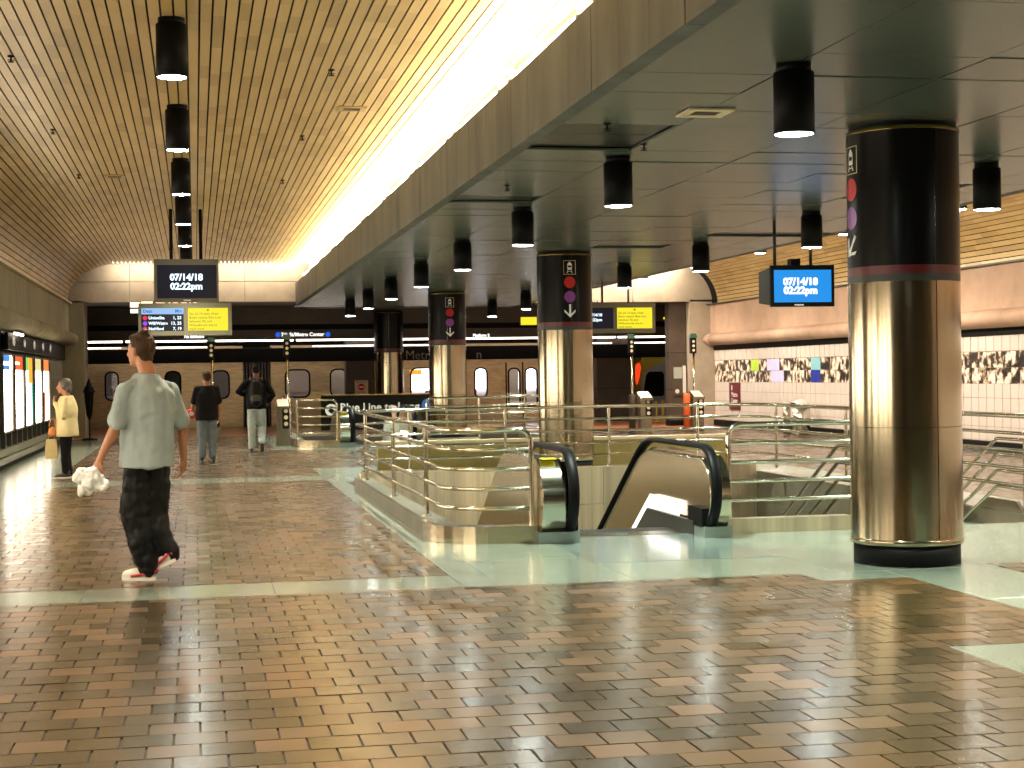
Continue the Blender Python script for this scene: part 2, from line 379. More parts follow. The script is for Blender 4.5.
# granite: border along the wall, cross strips and the apron round the wells, laid as slabs
gran = [(XL, -2.1, 2.0, 41.4), (-2.1, 1.84, 11.12, 11.8), (-2.1, 1.84, 23.2, 24.3), (-2.1, 1.6, 33.2, 33.75), (1.84, 9.1, 11.12, 26.2), (1.6, 9.1, 33.2, 41.4),
        (4.35, 5.0, 10.7, 11.12), (5.0, 5.9, 7.98, 11.12), (3.95, 9.1, 2.0, 7.98), (5.9, 13.75, 7.98, 8.5), (9.1, 13.75, 11.3, 11.9), (5.9, 9.1, 11.3, 11.12), (9.1, XR, 2.0, 7.98), (13.75, XR, 8.0, 41.4)]
pieces = []
for (a, b, c, d) in gran:
    if b <= a or d <= c: continue
    rs = [(a, b, c, d)]
    for w in WELLS: rs = sub(rs, (w[0]-0.2, w[1]+0.02, w[2]-0.05, w[3]+0.1))
    rs = sub(rs, (3.1, 4.62, 12.2, 14.2)); rs = sub(rs, (3.1, 4.62, 32.1, 34.1))
    for (x0, x1, y0, y1) in rs:
        nx = max(1, round((x1-x0)/1.3)); ny = max(1, round((y1-y0)/1.5))
        for i in range(nx):
            for j in range(ny):
                pieces.append((x0+(x1-x0)*i/nx, x0+(x1-x0)*(i+1)/nx, y0+(y1-y0)*j/ny, y0+(y1-y0)*(j+1)/ny))
for (x0, x1, y0, y1) in pieces:
    MB().chamfer_top(x0+.002, x1-.002, y0+.002, y1-.002, -0.014, -0.001, 0.002).build('granite_slab', M['granite'], floor, fix=False)
# platform beyond the hall
m = MB(); m.box(-9, 18, 41.4, 47.85, -0.3, 0.0); m.build('platform_slab', M['terracotta'], floor)
m = MB(); m.box(-9, 18, 47.85, 48.45, -0.3, 0.012)
m.build('tactile_strip', M['yellow_edge'], floor)
m = MB(); m.box(-9, 18, 48.45, 60, -1.2, -0.9); m.build('track_bed', M['dark'], floor)

# ------------------------------------------------------------------ ceiling: two slatted vaults and the metal ceiling between
ceil = struct('ceiling', 'long slatted tan vaults beside a lower grey metal panel ceiling', 'ceiling')
SW, SP = 0.0855, 0.1016
slat = MB().box(-SW/2, SW/2, 0, YE-0.75+2.0, 0, 0.014).mesh('slat'); slat.materials.append(M['slat'])
def vault(xa, xb, xw, zw, zt=4.4):
    """flat from xa to xb, then a quarter ellipse down to the wall spring (xw, zw)"""
    s = 1 if xw > xb else -1; pts = []
    n = int(abs(xb-xa)/SP)
    for i in range(n): pts.append((xa+s*SP*(i+0.5), zt, 0.0))
    A, B = abs(xw-xb), zt-zw
    x, z = xb, zt; N = 2000; L = 0
    nxt = SP*0.5-(abs(xb-xa)-n*SP)
    for k in range(1, N+1):
        a = PI/2*k/N
        x2, z2 = xb+s*A*math.sin(a), zw+B*math.cos(a)
        L += math.hypot(x2-x, z2-z)
        if L >= nxt:
            pts.append(((x+x2)/2, (z+z2)/2, math.atan2(z-z2, abs(x2-x))*s)); nxt += SP
        x, z = x2, z2
    for (px, pz, an) in pts:
        link('slat', slat, None, ceil, (px, -2.0, pz), (0, an, 0))
    m = MB(); prof = [(xa-s*0.3, zt+0.12), (xb, zt+0.12)] + [(xb+s*(A+0.10)*math.sin(PI/2*k/12), zw+(B+0.10)*math.cos(PI/2*k/12)) for k in range(1, 13)]
    m.strip([(0, 0)], 0, 0) if False else None
    vs = []; 
    for (x, z) in prof: vs += [(x, -6, z), (x, YE, z)]
    m.add(vs, [(2*i, 2*i+1, 2*i+3, 2*i+2) for i in range(len(prof)-1)])
    m.build('vault_backing', M['black'], ceil, fix=False)
vault(3.33, -1.75, -3.08, 3.45)
vault(8.7, 12.75, 13.85, 3.33)
# edge angle under each vault
MB().box(-3.13, -3.03, -6, YE, 3.42, 3.45).build('edge_angle', M['cream'], ceil)
MB().box(13.78, 13.88, -6, YE, 3.30, 3.33).build('edge_angle', M['dark'], ceil)
# metal panels: 0.685 deep, six across
PX = [2.62, 3.62, 4.72, 5.82, 6.92, 7.82, 8.62]; PD = 0.685
DARK = {(0, 17), (0, 18), (0, 24), (4, 22), (4, 23), (4, 30), (5, 30), (3, 33), (5, 16)}
rows = range(7, 63)
panel_unit = {}
count = 0; rest = MB()
for r in range(-9, 63):
    for c in range(6):
        x0, x1, y0, y1 = PX[c]+.006, PX[c+1]-.006, r*PD+.006, (r+1)*PD-.006
        xm, ym = (x0+x1)/2, (y0+y1)/2
        vis = ym > 6.5 and xm < 0.58*ym+0.6
        dz = 0.03 if (c, r) in DARK else random.uniform(-0.003, 0.003)
        mt = M['panel_dark'] if (c, r) in DARK else M['panel']
        if vis and count < 300:
            if c not in panel_unit:
                me = MB().box(-(x1-x0)/2, (x1-x0)/2, -PD/2+.004, PD/2-.004, 0, 0.02).mesh('ceiling_panel'); me.materials.append(M['panel']); panel_unit[c] = me
            if (c, r) in DARK:
                me = MB().box(-(x1-x0)/2, (x1-x0)/2, -PD/2+.004, PD/2-.004, 0, 0.02).mesh('ceiling_panel'); me.materials.append(mt)
                link('ceiling_panel', me, None, ceil, (xm, ym, ZL+dz))
            else: link('ceiling_panel', panel_unit[c], None, ceil, (xm, ym, ZL+dz), (random.gauss(0, 0.0015), random.gauss(0, 0.0015), 0))
            count += 1
        else: rest.box(x0, x1, y0, y1, ZL, ZL+.02)
o = rest.build('ceiling_panel', M['panel'], ceil, fix=False); o['kind'] = 'stuff'
MB().box(2.62, 8.62, -6, 43.2, ZL+.035, ZL+.1).build('ceiling_backing', M['black'], ceil)
# fascia slabs at both sides of the metal ceiling
for r in range(-9, 62):
    y0, y1 = r*PD, (r+1)*PD
    if y1 > YE: y1 = YE+0.01
    MB().box(2.60+random.uniform(-.003,.003), 2.72, y0+.004, y1-.004, ZL-.004, 3.93).build('fascia_slab', M['fascia'], ceil, fix=False)
MB().box(8.58, 8.70, -6, YE, ZL-.004, 4.08).build('fascia_slab', M['fascia'], ceil, fix=False)
MB().box(3.37, 3.45, -6, YE, ZL+.1, 4.5).build('cove_back', M['concrete'], ceil)
MB().box(2.72, 3.40, -6, YE, 3.72, 3.76).build('cove_shelf', M['concrete'], ceil)
# closing slab over everything
MB().box(-4, 15, -6, YE+.3, 4.62, 4.75).build('roof_slab', M['black'], ceil)
# platform ceiling and hanging bands
MB().box(-9, 18, YE+0.35, 60, 3.56, 3.7).build('platform_ceiling', M['dark_brown'], ceil)

# ------------------------------------------------------------------ walls
wl = struct('wall_left', 'concrete side wall with rounded duct above a row of lit posters', 'wall')
for k in range(-1, 5):
    y0, y1 = 6.2+(k-0)*9.6-3.0, 6.2+(k+1)*9.6-3.0
    y1 = min(y1, YE)
    MB().box(-3.45, -3.12, y0+.01, y1-.01, 2.70, 3.44).build('concrete_panel', M['concrete'], wl, fix=False)
    m = MB(); pr = [(-3.45, 2.36)] + [(-3.12+0.24*math.sin(PI*t/10), 2.53-0.17*math.cos(PI*t/10)) for t in range(0, 11)] + [(-3.45, 2.70)]
    m.prism(pr, y0+.004, y1-.004+(0.5 if k == 4 else 0), 'y', True); m.build('duct', M['concrete'], wl)
MB().box(-3.7, -3.5, -6, 8, -.1, 2.4).build('wall_core', M['tile_grey'], wl)
MB().box(-3.7, -3.3, 8, YE, -.1, 2.75).build('wall_core', M['grout'], wl)
MB().box(-3.3, -3.22, -6, YE, 2.0, 2.36).build('dark_recess', M['black'], wl)
MB().box(-3.3, -3.20, -6, YE, 0.0, 0.10).build('base_band', M['black'], wl)
for z0, z1, d in ((0.10, 0.20, -3.14), (0.22, 0.34, -3.17)):
    MB().box(-3.3, d, -6, YE, z0, z1).build('ledge', M['tile_grey'], wl)
tm = {}
def tiles(parent, name, matr, x, face, y0, ny, dy, z0, nz, dz, thick=0.01, gap=0.004, ym=1):
    me = MB().box(0, thick*face, gap*ym, dy-gap*ym, gap, dz-gap).mesh(name); me.materials.append(matr)
    for i in range(ny):
        for j in range(nz):
            link(name, me, None, parent, (x, y0+i*dy, z0+j*dz))
tiles(wl, 'tile', M['tile_grey'], -3.3, 1, 38.3, 6, 0.6, 0.36, 4, 0.40)
MB().box(-3.3, -3.27, -6, 38.25, 0.36, 2.0).build('tile_field', M['tile_grey'], wl)
MB().box(-3.45, -2.75, YE, YE+1.4, 0, 3.5).build('end_pier', M['concrete'], wl)

wr = struct('wall_right', 'cream tiled side wall with a photo strip under a concrete duct', 'wall')
MB().box(XR, XR+.4, -6, YE, -.1, 3.4).build('wall_core', M['grout'], wr)
for k in range(-1, 5):
    y0, y1 = 3.2+k*9.6, min(3.2+(k+1)*9.6, YE)
    MB().box(13.88, XR+.2, y0+.01, y1-.01, 2.52, 3.30).build('concrete_panel', M['concrete_warm'], wr, fix=False)
    m = MB(); pr = [(14.2, 2.19)] + [(13.88-0.22*math.sin(PI*t/10), 2.355-0.165*math.cos(PI*t/10)) for t in range(0, 11)] + [(14.2, 2.52)]
    m.prism(pr, y0+.004, y1-.004, 'y', True); m.build('duct', M['concrete_warm'], wr)
MB().box(13.97, XR, -6, YE, 2.06, 2.2).build('dark_recess', M['black'], wr)
MB().box(13.95, XR, -6, YE, 0.0, 0.16).build('base_band', M['black'], wr)
tiles(wr, 'tile', M['tile'], XR, -1, 24.6, 60, 0.29, 0.17, 4, 0.2575, gap=0.0045, ym=2.6)
tiles(wr, 'tile', M['tile'], XR, -1, 24.6, 60, 0.29, 1.78, 1, 0.28, gap=0.0045, ym=2.6)
m = MB()
for i in range(-70, 0):
    for z, h in ((0.17, .2575), (0.4275, .2575), (0.685, .2575), (0.9425, .2575), (1.78, .28)):
        m.box(XR-.01, XR, 24.6+i*.29+.0035, 24.6+(i+1)*.29-.0035, z+.0035, z+h-.0035)
o = m.build('tile', M['tile'], wr, fix=False); o['kind'] = 'stuff'
def flat(name, col): return mat(name, col, 0.3)
MURAL_COL = [('lime', (0.42, 0.62, 0.05)), ('aqua', (0.22, 0.50, 0.55)), ('navy', (0.01, 0.03, 0.28)), ('lilac', (0.55, 0.55, 0.8))]
pm = {}
PW = 0.29
for i in range(64):
    for j in range(2):
        y = YE-0.05-PW-i*PW
        mt = M['photo']
        u = i
        if (i, j) == (2, 1): mt = M['photo']
        key = 'photo'; yc = y+PW/2
        for kk, yy, jj in (('lime', 38.8, 1), ('aqua', 34.6, 1), ('navy', 34.6, 0), ('lilac', 37.4, 1), ('lilac', 37.1, 0)):
            if abs(yc-yy) < PW*(.9 if kk != 'lilac' else 1.4) and j == jj: key = kk
        me = pm.get(key)
        if me is None:
            me = MB().box(-.014, 0, .002, PW-.002, .002, .285-.002).mesh('photo_tile'); me.materials.append(M['photo'] if key == 'photo' else flat(key+'_print', dict(MURAL_COL)[key])); pm[key] = me
        link('photo_tile', me, None, wr, (XR, y, 1.20+j*.287))
MB().box(13.3, XR+.3, YE, YE+1.2, 0, 3.45).build('end_pier', M['soffit'], wr)
# end wall of each vault, over the platform opening
we = struct('wall_back', 'concrete end wall above the opening to the train platform', 'wall')
for x0, x1 in ((-3.4, -1.6), (-1.6, -0.25), (-0.25, 1.3), (1.3, 3.0)):
    MB().box(x0+.006, x1-.006, YE, YE+.3, 3.46, 3.97).build('concrete_panel', M['soffit'], we, fix=False)
    MB().box(x0+.006, x1-.006, YE, YE+.3, 3.985, 4.62).build('concrete_panel', M['soffit'], we, fix=False)
for x0, x1 in ((8.6, 9.9), (9.9, 10.8), (10.8, 11.7), (11.7, 14.2)):
    MB().box(x0+.006, x1-.006, YE, YE+.3, 3.40, 4.62).build('concrete_panel', M['soffit'], we, fix=False)
MB().box(3.0, 8.6, YE+1.2, YE+1.5, ZL-.02, 3.7).build('beam', M['dark'], we)
MB().box(-9, 18, YE+.3, YE+.6, 3.46, 3.75).build('lintel', M['dark'], we)
wp = struct('wall_platform', 'dark tunnel wall behind the train', 'wall')
MB().box(-9, 18, 56, 56.3, -1.2, 3.7).build('tunnel_wall', M['dark'], wp)
MB().box(-9.2, -9, YE, 56, -1.2, 3.7).build('tunnel_end', M['dark'], wp)
MB().box(18, 18.2, YE, 56, -1.2, 3.7).build('tunnel_end', M['dark'], wp)
MB().box(-9, -3.4, YE, YE+.3, -.1, 3.7).build('flank_wall', M['dark'], wp)
MB().box(XR+.2, 18, YE, YE+.3, -.1, 3.7).build('flank_wall', M['dark'], wp)
wf = struct('wall_front', 'plain wall closing the hall behind the viewpoint', 'wall')
MB().box(-4, 15, -6.3, -6, -.2, 4.75).build('wall_core', M['concrete'], wf)

# ------------------------------------------------------------------ downlights
def downlight(label, group, loc, energy, colr, size=1.9):
    t = thing('downlight', label, 'ceiling light', loc, 0, group)
    r, h = 0.125, (0.425 if loc[2] > 4 else 0.375)
    m = MB(); m.lathe([(r*0.86, 0), (r*0.86, -0.05)], 24); m.build('mounting_neck', M['black'], t)
    m = MB(); m.lathe([(r, -0.05), (r, -0.05-h), (r*0.93, -0.05-h), (r*0.93, -0.05-h+0.05), (r*.02, -h)], 24, cap=False); m.lathe([(0.001, -0.05), (r, -0.05)], 24, cap=False)
    m.build('drum', M['black'], t)
    m = MB(); m.lathe([(0.001, -h-0.058), (r*0.5, -h-0.056), (r*0.925, -h-0.047)], 24, cap=False); m.build('lamp_lens', M['lamp_face'], t)
    L = bpy.data.lights.new('lamp', 'SPOT'); L.energy = energy; L.color = colr; L.spot_size = size; L.spot_blend = 0.7; L.shadow_soft_size = 0.1
    o = bpy.data.objects.new('lamp', L); COL.objects.link(o); o.parent = t; o.location = (0, 0, -0.05-h-0.06)
    return t
NTH = ['first', 'second', 'third', 'fourth', 'fifth', 'sixth', 'seventh', 'eighth', 'ninth', 'tenth', 'eleventh', 'twelfth', 'thirteenth', 'fourteenth']
ORD = ['first', 'second', 'third', 'fourth', 'fifth', 'sixth', 'seventh', 'eighth', 'ninth', 'tenth']
k = 0
for i in range(-2, 6):
    lab = 'black drum downlight under the slatted vault, %s from the camera end of its row' % ORD[i] if i >= 0 else 'black drum downlight under the slatted vault above the viewpoint, %s of two' % ORD[i+2]
    downlight(lab, 'drum lights in the slatted vault over the walkway', (-0.145, 13.2+4.2*i, 4.4), E_SPOT_L, C_SPOT_L)
for i in range(-1, 8):
    lab = 'black drum downlight under the metal ceiling by the fascia, %s along its row' % ORD[i] if i >= 0 else 'black drum downlight under the metal ceiling behind the viewpoint'
    downlight(lab, 'drum lights along the fascia side of the metal ceiling', (3.61+.01*i, 9.25+4.17*i, ZL), E_SPOT_R, C_SPOT_R)
for i in range(-1, 7):
    lab = 'black drum downlight under the metal ceiling beyond the columns, %s along its row' % ORD[i] if i >= 0 else 'black drum downlight beside the stairs outside the view'
    downlight(lab, 'drum lights along the stair side of the metal ceiling', (7.12+.035*i, 13.5+4.32*i, ZL), E_SPOT_R, C_SPOT_R)
for i in range(0, 5):
    downlight('black drum light in the vault over the tiled wall, %s along its row' % ORD[i], 'drum lights in the vault over the tiled wall', (11.55, 22.8+4.4*i, 4.4), E_VAULT, (1.0, 0.86, 0.74), 2.75)
for i in range(0, 5):
    downlight('black drum light in the tiled side vault outside the view, %s of five' % ORD[i], 'drum lights in the vault over the tiled wall', (11.55, 0.8+4.4*i, 4.4), E_VAULT, (1.0, 0.86, 0.74), 2.75)
# ------------------------------------------------------------------ cove fluorescents on the fascia and over the end walls
for i in range(0, 14):
    y0 = -1.0+i*3.05
    t = thing('cove_light', 'long fluorescent fitting on top of the fascia washing the slats, %s along its row' % NTH[i], 'light', (2.80, y0, 3.76), 0, 'fluorescent fittings along the top of the fascia')
    MB().box(-0.06, 0.09, 0, 2.55, 0, 0.24).build('housing', M['dark_brown'], t)
    MB().box(-0.075, -0.06, 0, 2.55, 0, 0.27).build('reflector_lip', M['dark_brown'], t)
    for e in (0, 2.53): MB().box(-0.075, 0.09, e, e+.02, 0, 0.42).build('end_plate', M['dark_brown'], t)
    for dx, tz in ((-0.005, 0.36), (0.05, 0.30)): MB().tube([(dx, 0.02, tz), (dx, 2.53, tz)], 0.019, 8).build('tube', M['tube_lamp'], t)
    L = bpy.data.lights.new('tube_light', 'AREA'); L.shape = 'RECTANGLE'; L.size = 0.12; L.size_y = 3.04; L.energy = E_COVE; L.color = C_COVE
    o = bpy.data.objects.new('tube_light', L); COL.objects.link(o); o.parent = t; o.location = (-0.02, 1.27, 0.325); o.rotation_euler = (PI, D(-10), 0); L.spread = D(160)
for i in range(0, 14):
    t = thing('cove_light', 'fluorescent fitting hidden on top of the tiled side fascia, %s along its row' % NTH[i], 'light', (8.82, -1.0+i*3.05, 4.1), 0, 'fluorescent fittings on the fascia of the tiled side vault')
    MB().box(-0.06, 0.06, 0, 2.55, 0, 0.05).build('housing', M['cream'], t); MB().box(-0.12, 0.06, 0, 2.55, -.02, 0.0).build('bracket', M['cream'], t)
    MB().tube([(0, 0.02, .07), (0, 2.53, .07)], 0.019, 8).build('tube', M['tube_lamp'], t)
    L = bpy.data.lights.new('tube_light', 'AREA'); L.shape = 'RECTANGLE'; L.size = 0.12; L.size_y = 2.4; L.energy = E_COVE*.38; L.color = (1.0, 0.84, 0.68)
    o = bpy.data.objects.new('tube_light', L); COL.objects.link(o); o.parent = t; o.location = (0.06, 1.27, 0.1); o.rotation_euler = (0, D(-112), 0)
for x, w in ((-0.9, 2.4), (1.6, 2.4), (10.4, 2.2), (12.2, 1.4)):
    t = thing('end_wall_light', 'fluorescent fitting above the slat ends washing the end wall, %s across' % ORD[[-0.9, 1.6, 10.4, 12.2].index(x)], 'light', (x, YE-0.42, 4.47), 0, 'fittings above the slat ends')
    MB().box(-w/2, w/2, -.05, .05, 0, .04).build('housing', M['cream'], t)
    MB().tube([(-w/2+.03, 0, -.025), (w/2-.03, 0, -.025)], 0.019, 8).build('tube', M['tube_lamp'], t)
    L = bpy.data.lights.new('tube_light', 'AREA'); L.shape = 'RECTANGLE'; L.size = w; L.size_y = 0.1; L.energy = (17 if x < 5 else 40)*w; L.color = (1, .86, .72)
    o = bpy.data.objects.new('tube_light', L); COL.objects.link(o); o.parent = t; o.location = (0, 0.02, -0.05); o.rotation_euler = (math.radians(35), 0, 0)

# ------------------------------------------------------------------ columns
def cyl_patch(mb, ang, z0, R, pts, t=0.003):
    """flat outline (s along the surface, z) laid round a cylinder of radius R at angle ang"""
    n = len(pts)
    def P(s, z, r): a = ang + s/R; return (r*math.cos(a), r*math.sin(a), z0+z)
    cx = sum(p[0] for p in pts)/n; cz = sum(p[1] for p in pts)/n
    o = [P(s, z, R+t) for s, z in pts]; i = [P(s, z, R-0.002) for s, z in pts]
    mb.add(o+[P(cx, cz, R+t)]+i, [(k, (k+1) % n, n) for k in range(n)]+[(k, n+1+k, n+1+(k+1) % n, (k+1) % n) for k in range(n)])
def disc(r, n=24, cx=0, cz=0): return [(cx+r*math.cos(2*PI*k/n), cz+r*math.sin(2*PI*k/n)) for k in range(n)]
def quad(x0, x1, z0, z1, n=6):
    return [(x0+(x1-x0)*k/n, z0) for k in range(n+1)]+[(x1-(x1-x0)*k/n, z1) for k in range(n+1)]
def band(mb, z0, z1, R, a0=0, a1=2*PI, n=64, t=0.0): mb.lathe([(R, z0), (R, z1)], n, a0=a0, a1=a1, cap=False)
def column(loc, label, sign_ang, arrow, seam_ang, full=True):
    t = thing('column', label, 'column', loc, 0, 'steel clad columns in a row')
    R = 0.425
    MB().lathe([(0.405, 0), (0.405, 0.165)], 64).build('base_plinth', M['black'], t)
    MB().lathe([(0.41, 0.155), (R+.004, 0.16), (R+.004, 0.20), (R, 0.203)], 64, cap=False).build('foot_ring', M['steel_col'], t)
    s1, s2 = seam_ang, seam_ang+PI
    for a in (s1, s2):
        MB().lathe([(R, 0.203), (R, 1.05)], 40, cap=False, a0=a+.008, a1=a+PI-.008).build('cladding_panel', M['steel_col'], t, fix=False)
        MB().lathe([(R, 1.053), (R, 2.155)], 40, cap=False, a0=a+.008, a1=a+PI-.008).build('cladding_panel', M['steel_col'], t, fix=False)
    MB().lathe([(R-.008, 0.2), (R-.008, 2.2)], 48, cap=False).build('core', M['black'], t)
    MB().lathe([(R, 2.155), (R, 2.21)], 64, cap=False).build('grey_band', M['dark'], t)
    MB().lathe([(R, 2.21), (R, 2.275)], 64, cap=False).build('red_stripe', M['maroon'], t)
    for a in (s1, s2):
        MB().lathe([(R, 2.275), (R, 3.295)], 40, cap=False, a0=a+.008, a1=a+PI-.008).build('black_wrap', M['black_gloss'], t, fix=False)
    MB().lathe([(R-.004, 2.27), (R-.004, 3.30)], 48, cap=False).build('seam_strip', M['rail'], t)
    MB().lathe([(R+.003, 3.295), (R+.003, 3.325), (R-.01, 3.327)], 64, cap=False).build('top_ring', M['brass'], t)
    MB().lathe([(R-.02, 3.25), (R-.02, ZL+.02)], 48, cap=False).build('top_collar', M['black'], t)
    # sign: train pictogram in a frame, red and purple discs, arrow
    m = MB(); z = 3.10
    for (a, b, c, d) in ((-.095, .095, .10, .107), (-.095, .095, -.107, -.10), (-.095, -.088, -.10, .10), (.088, .095, -.10, .10)):
        cyl_patch(m, sign_ang, z, R, quad(a, b, c, d))
    m.build('pictogram_frame', M['cream'], t, fix=False)
    m = MB()
    cyl_patch(m, sign_ang, z, R, [(-.032, -.035), (.032, -.035), (.036, .0), (-.036, .0)])
    cyl_patch(m, sign_ang, z, R, [(-.036, .030), (.036, .030), (.034, .055), (.018, .07), (-.018, .07), (-.034, .055)])
    for q in (-1, 1):
        cyl_patch(m, sign_ang, z, R, [(q*.036, 0), (q*.036, .03), (q*.028, .03), (q*.028, 0)])
        cyl_patch(m, sign_ang, z, R, [(q*.020, -.045), (q*.030, -.045), (q*.046, -.082), (q*.034, -.082)])
    cyl_patch(m, sign_ang, z, R, [(-.030, -.062), (.030, -.062), (.030, -.056), (-.030, -.056)])
    cyl_patch(m, sign_ang, z, R, [(-.014, .07), (.014, .07), (.010, .084), (-.010, .084)])
    m.build('train_pictogram', M['white'], t, fix=False)
    m = MB(); cyl_patch(m, sign_ang, 2.875, R, disc(.088)); m.build('red_disc', M['red'], t, fix=False)
    m = MB(); cyl_patch(m, sign_ang, 2.655, R, disc(.088)); m.build('purple_disc', M['purple'], t, fix=False)
    m = MB(); th = math.radians(arrow)
    def rot(p): return [(x*math.cos(th)-y*math.sin(th), x*math.sin(th)+y*math.cos(th)) for x, y in p]
    for sh in ([(-.014, -.07), (.014, -.07), (.014, .10), (-.014, .10)], [(0, -.10), (.085, -.015), (.085, .02), (0, -.062)], [(0, -.10), (0, -.062), (-.085, .02), (-.085, -.015)]):
        cyl_patch(m, sign_ang, 2.44, R, rot(sh))
    m.build('arrow', M['white'], t, fix=False)
    return t
D = math.radians
column((5.395, 11.57, 0), 'brushed steel column with black wrap, standing in front of the stair railing', D(180), -40, D(279))
column((5.62, 24.1, 0), 'brushed steel column standing behind the parapet at the back of the near escalator well', D(268), 0, D(272))
column((5.58, 35.6, 0), 'brushed steel column rising through the far escalator railing', D(270), 0, D(262))
column((5.52, 46.2, 0), 'brushed steel column out on the platform above the black wall sign', D(20), 0, D(265))

# ------------------------------------------------------------------ railings
RZ = [1.0, 0.825, 0.65, 0.475, 0.30]
def arc(cx, cy, r, a0, a1, n=8): return [(cx+r*math.cos(a0+(a1-a0)*k/n), cy+r*math.sin(a0+(a1-a0)*k/n)) for k in range(n+1)]
def railing(name_label, path, posts, curb=None, end_drop=None, start_drop=None, curb_mat='steel_warm', curb_h=0.135, group='steel railings round the escalator wells', rot=0):
    """path: plan polyline; posts: points; end_drop True bends the top rail down into the last post"""
    t = thing('railing', name_label, 'railing', (path[0][0], path[0][1], 0), 0, group)
    ox, oy = path[0]
    P = [(x-ox, y-oy) for x, y in path]
    for k, z in enumerate(RZ):
        pts = [(x, y, z) for x, y in P]; r = 0.025 if k == 0 else 0.0195
        if k == 0:
            def bend(p, q, n=6):     # from p (inner) to the end q, turning down
                d = (Vector(q)-Vector(p)).normalized(); e = Vector(q); o = []
                for i in range(1, n+1):
                    a = PI/2*i/n; o.append(e - d*0.12 + d*0.12*math.sin(a) + Vector((0, 0, -0.12+0.12*math.cos(a))))
                o.append(Vector((q[0], q[1], curb_h-0.02))); return o
            if end_drop: pts = [Vector(p) for p in pts[:-1]] + [Vector(pts[-1])-(Vector(pts[-1])-Vector(pts[-2])).normalized()*0.12] + bend(pts[-2], pts[-1])
            if start_drop: pts = list(reversed(bend(pts[1], pts[0]))) + [Vector(pts[0])-(Vector(pts[0])-Vector(pts[1])).normalized()*0.12] + [Vector(p) for p in pts[1:]]
        MB().tube(pts, r, 10).build('rail', M['rail'], t, fix=False)
    for (x, y) in posts:
        m = MB(); m.tube([(x-ox, y-oy, curb_h-0.03), (x-ox, y-oy, RZ[0])], 0.023, 10); m.lathe([(0.045, curb_h-.002), (0.045, curb_h+.012), (.02, curb_h+.016)], 12, (x-ox, y-oy, 0))
        m.build('post', M['rail'], t, fix=False)
    return t, (ox, oy)
def curb_along(path, w, h, mt, name='curb', parent=None, off=(0, 0)):
    """solid curb with its outer face on the path (offset to the inner side by w)"""
    n = len(path); inn = []
    for i, p in enumerate(path):
        a = Vector(path[max(0, i-1)]); b = Vector(path[min(n-1, i+1)]); d = (b-a).normalized(); nr = Vector((-d.y, d.x))
        inn.append(Vector(p)+nr*w)
    m = MB(); vs = []
    for p, q in zip(path, inn):
        vs += [(p[0]-off[0], p[1]-off[1], 0), (p[0]-off[0], p[1]-off[1], h), (q.x-off[0], q.y-off[1], h), (q.x-off[0], q.y-off[1], 0)]
    fs = []
    for i in range(n-1):
        for k in range(4): fs.append((4*i+k, 4*i+(k+1) % 4, 4*i+4+(k+1) % 4, 4*i+4+k))
    fs += [(0, 1, 2, 3), (4*n-4, 4*n-1, 4*n-2, 4*n-3)]
    m.add(vs, fs)
    return m.build(name, mt, parent)

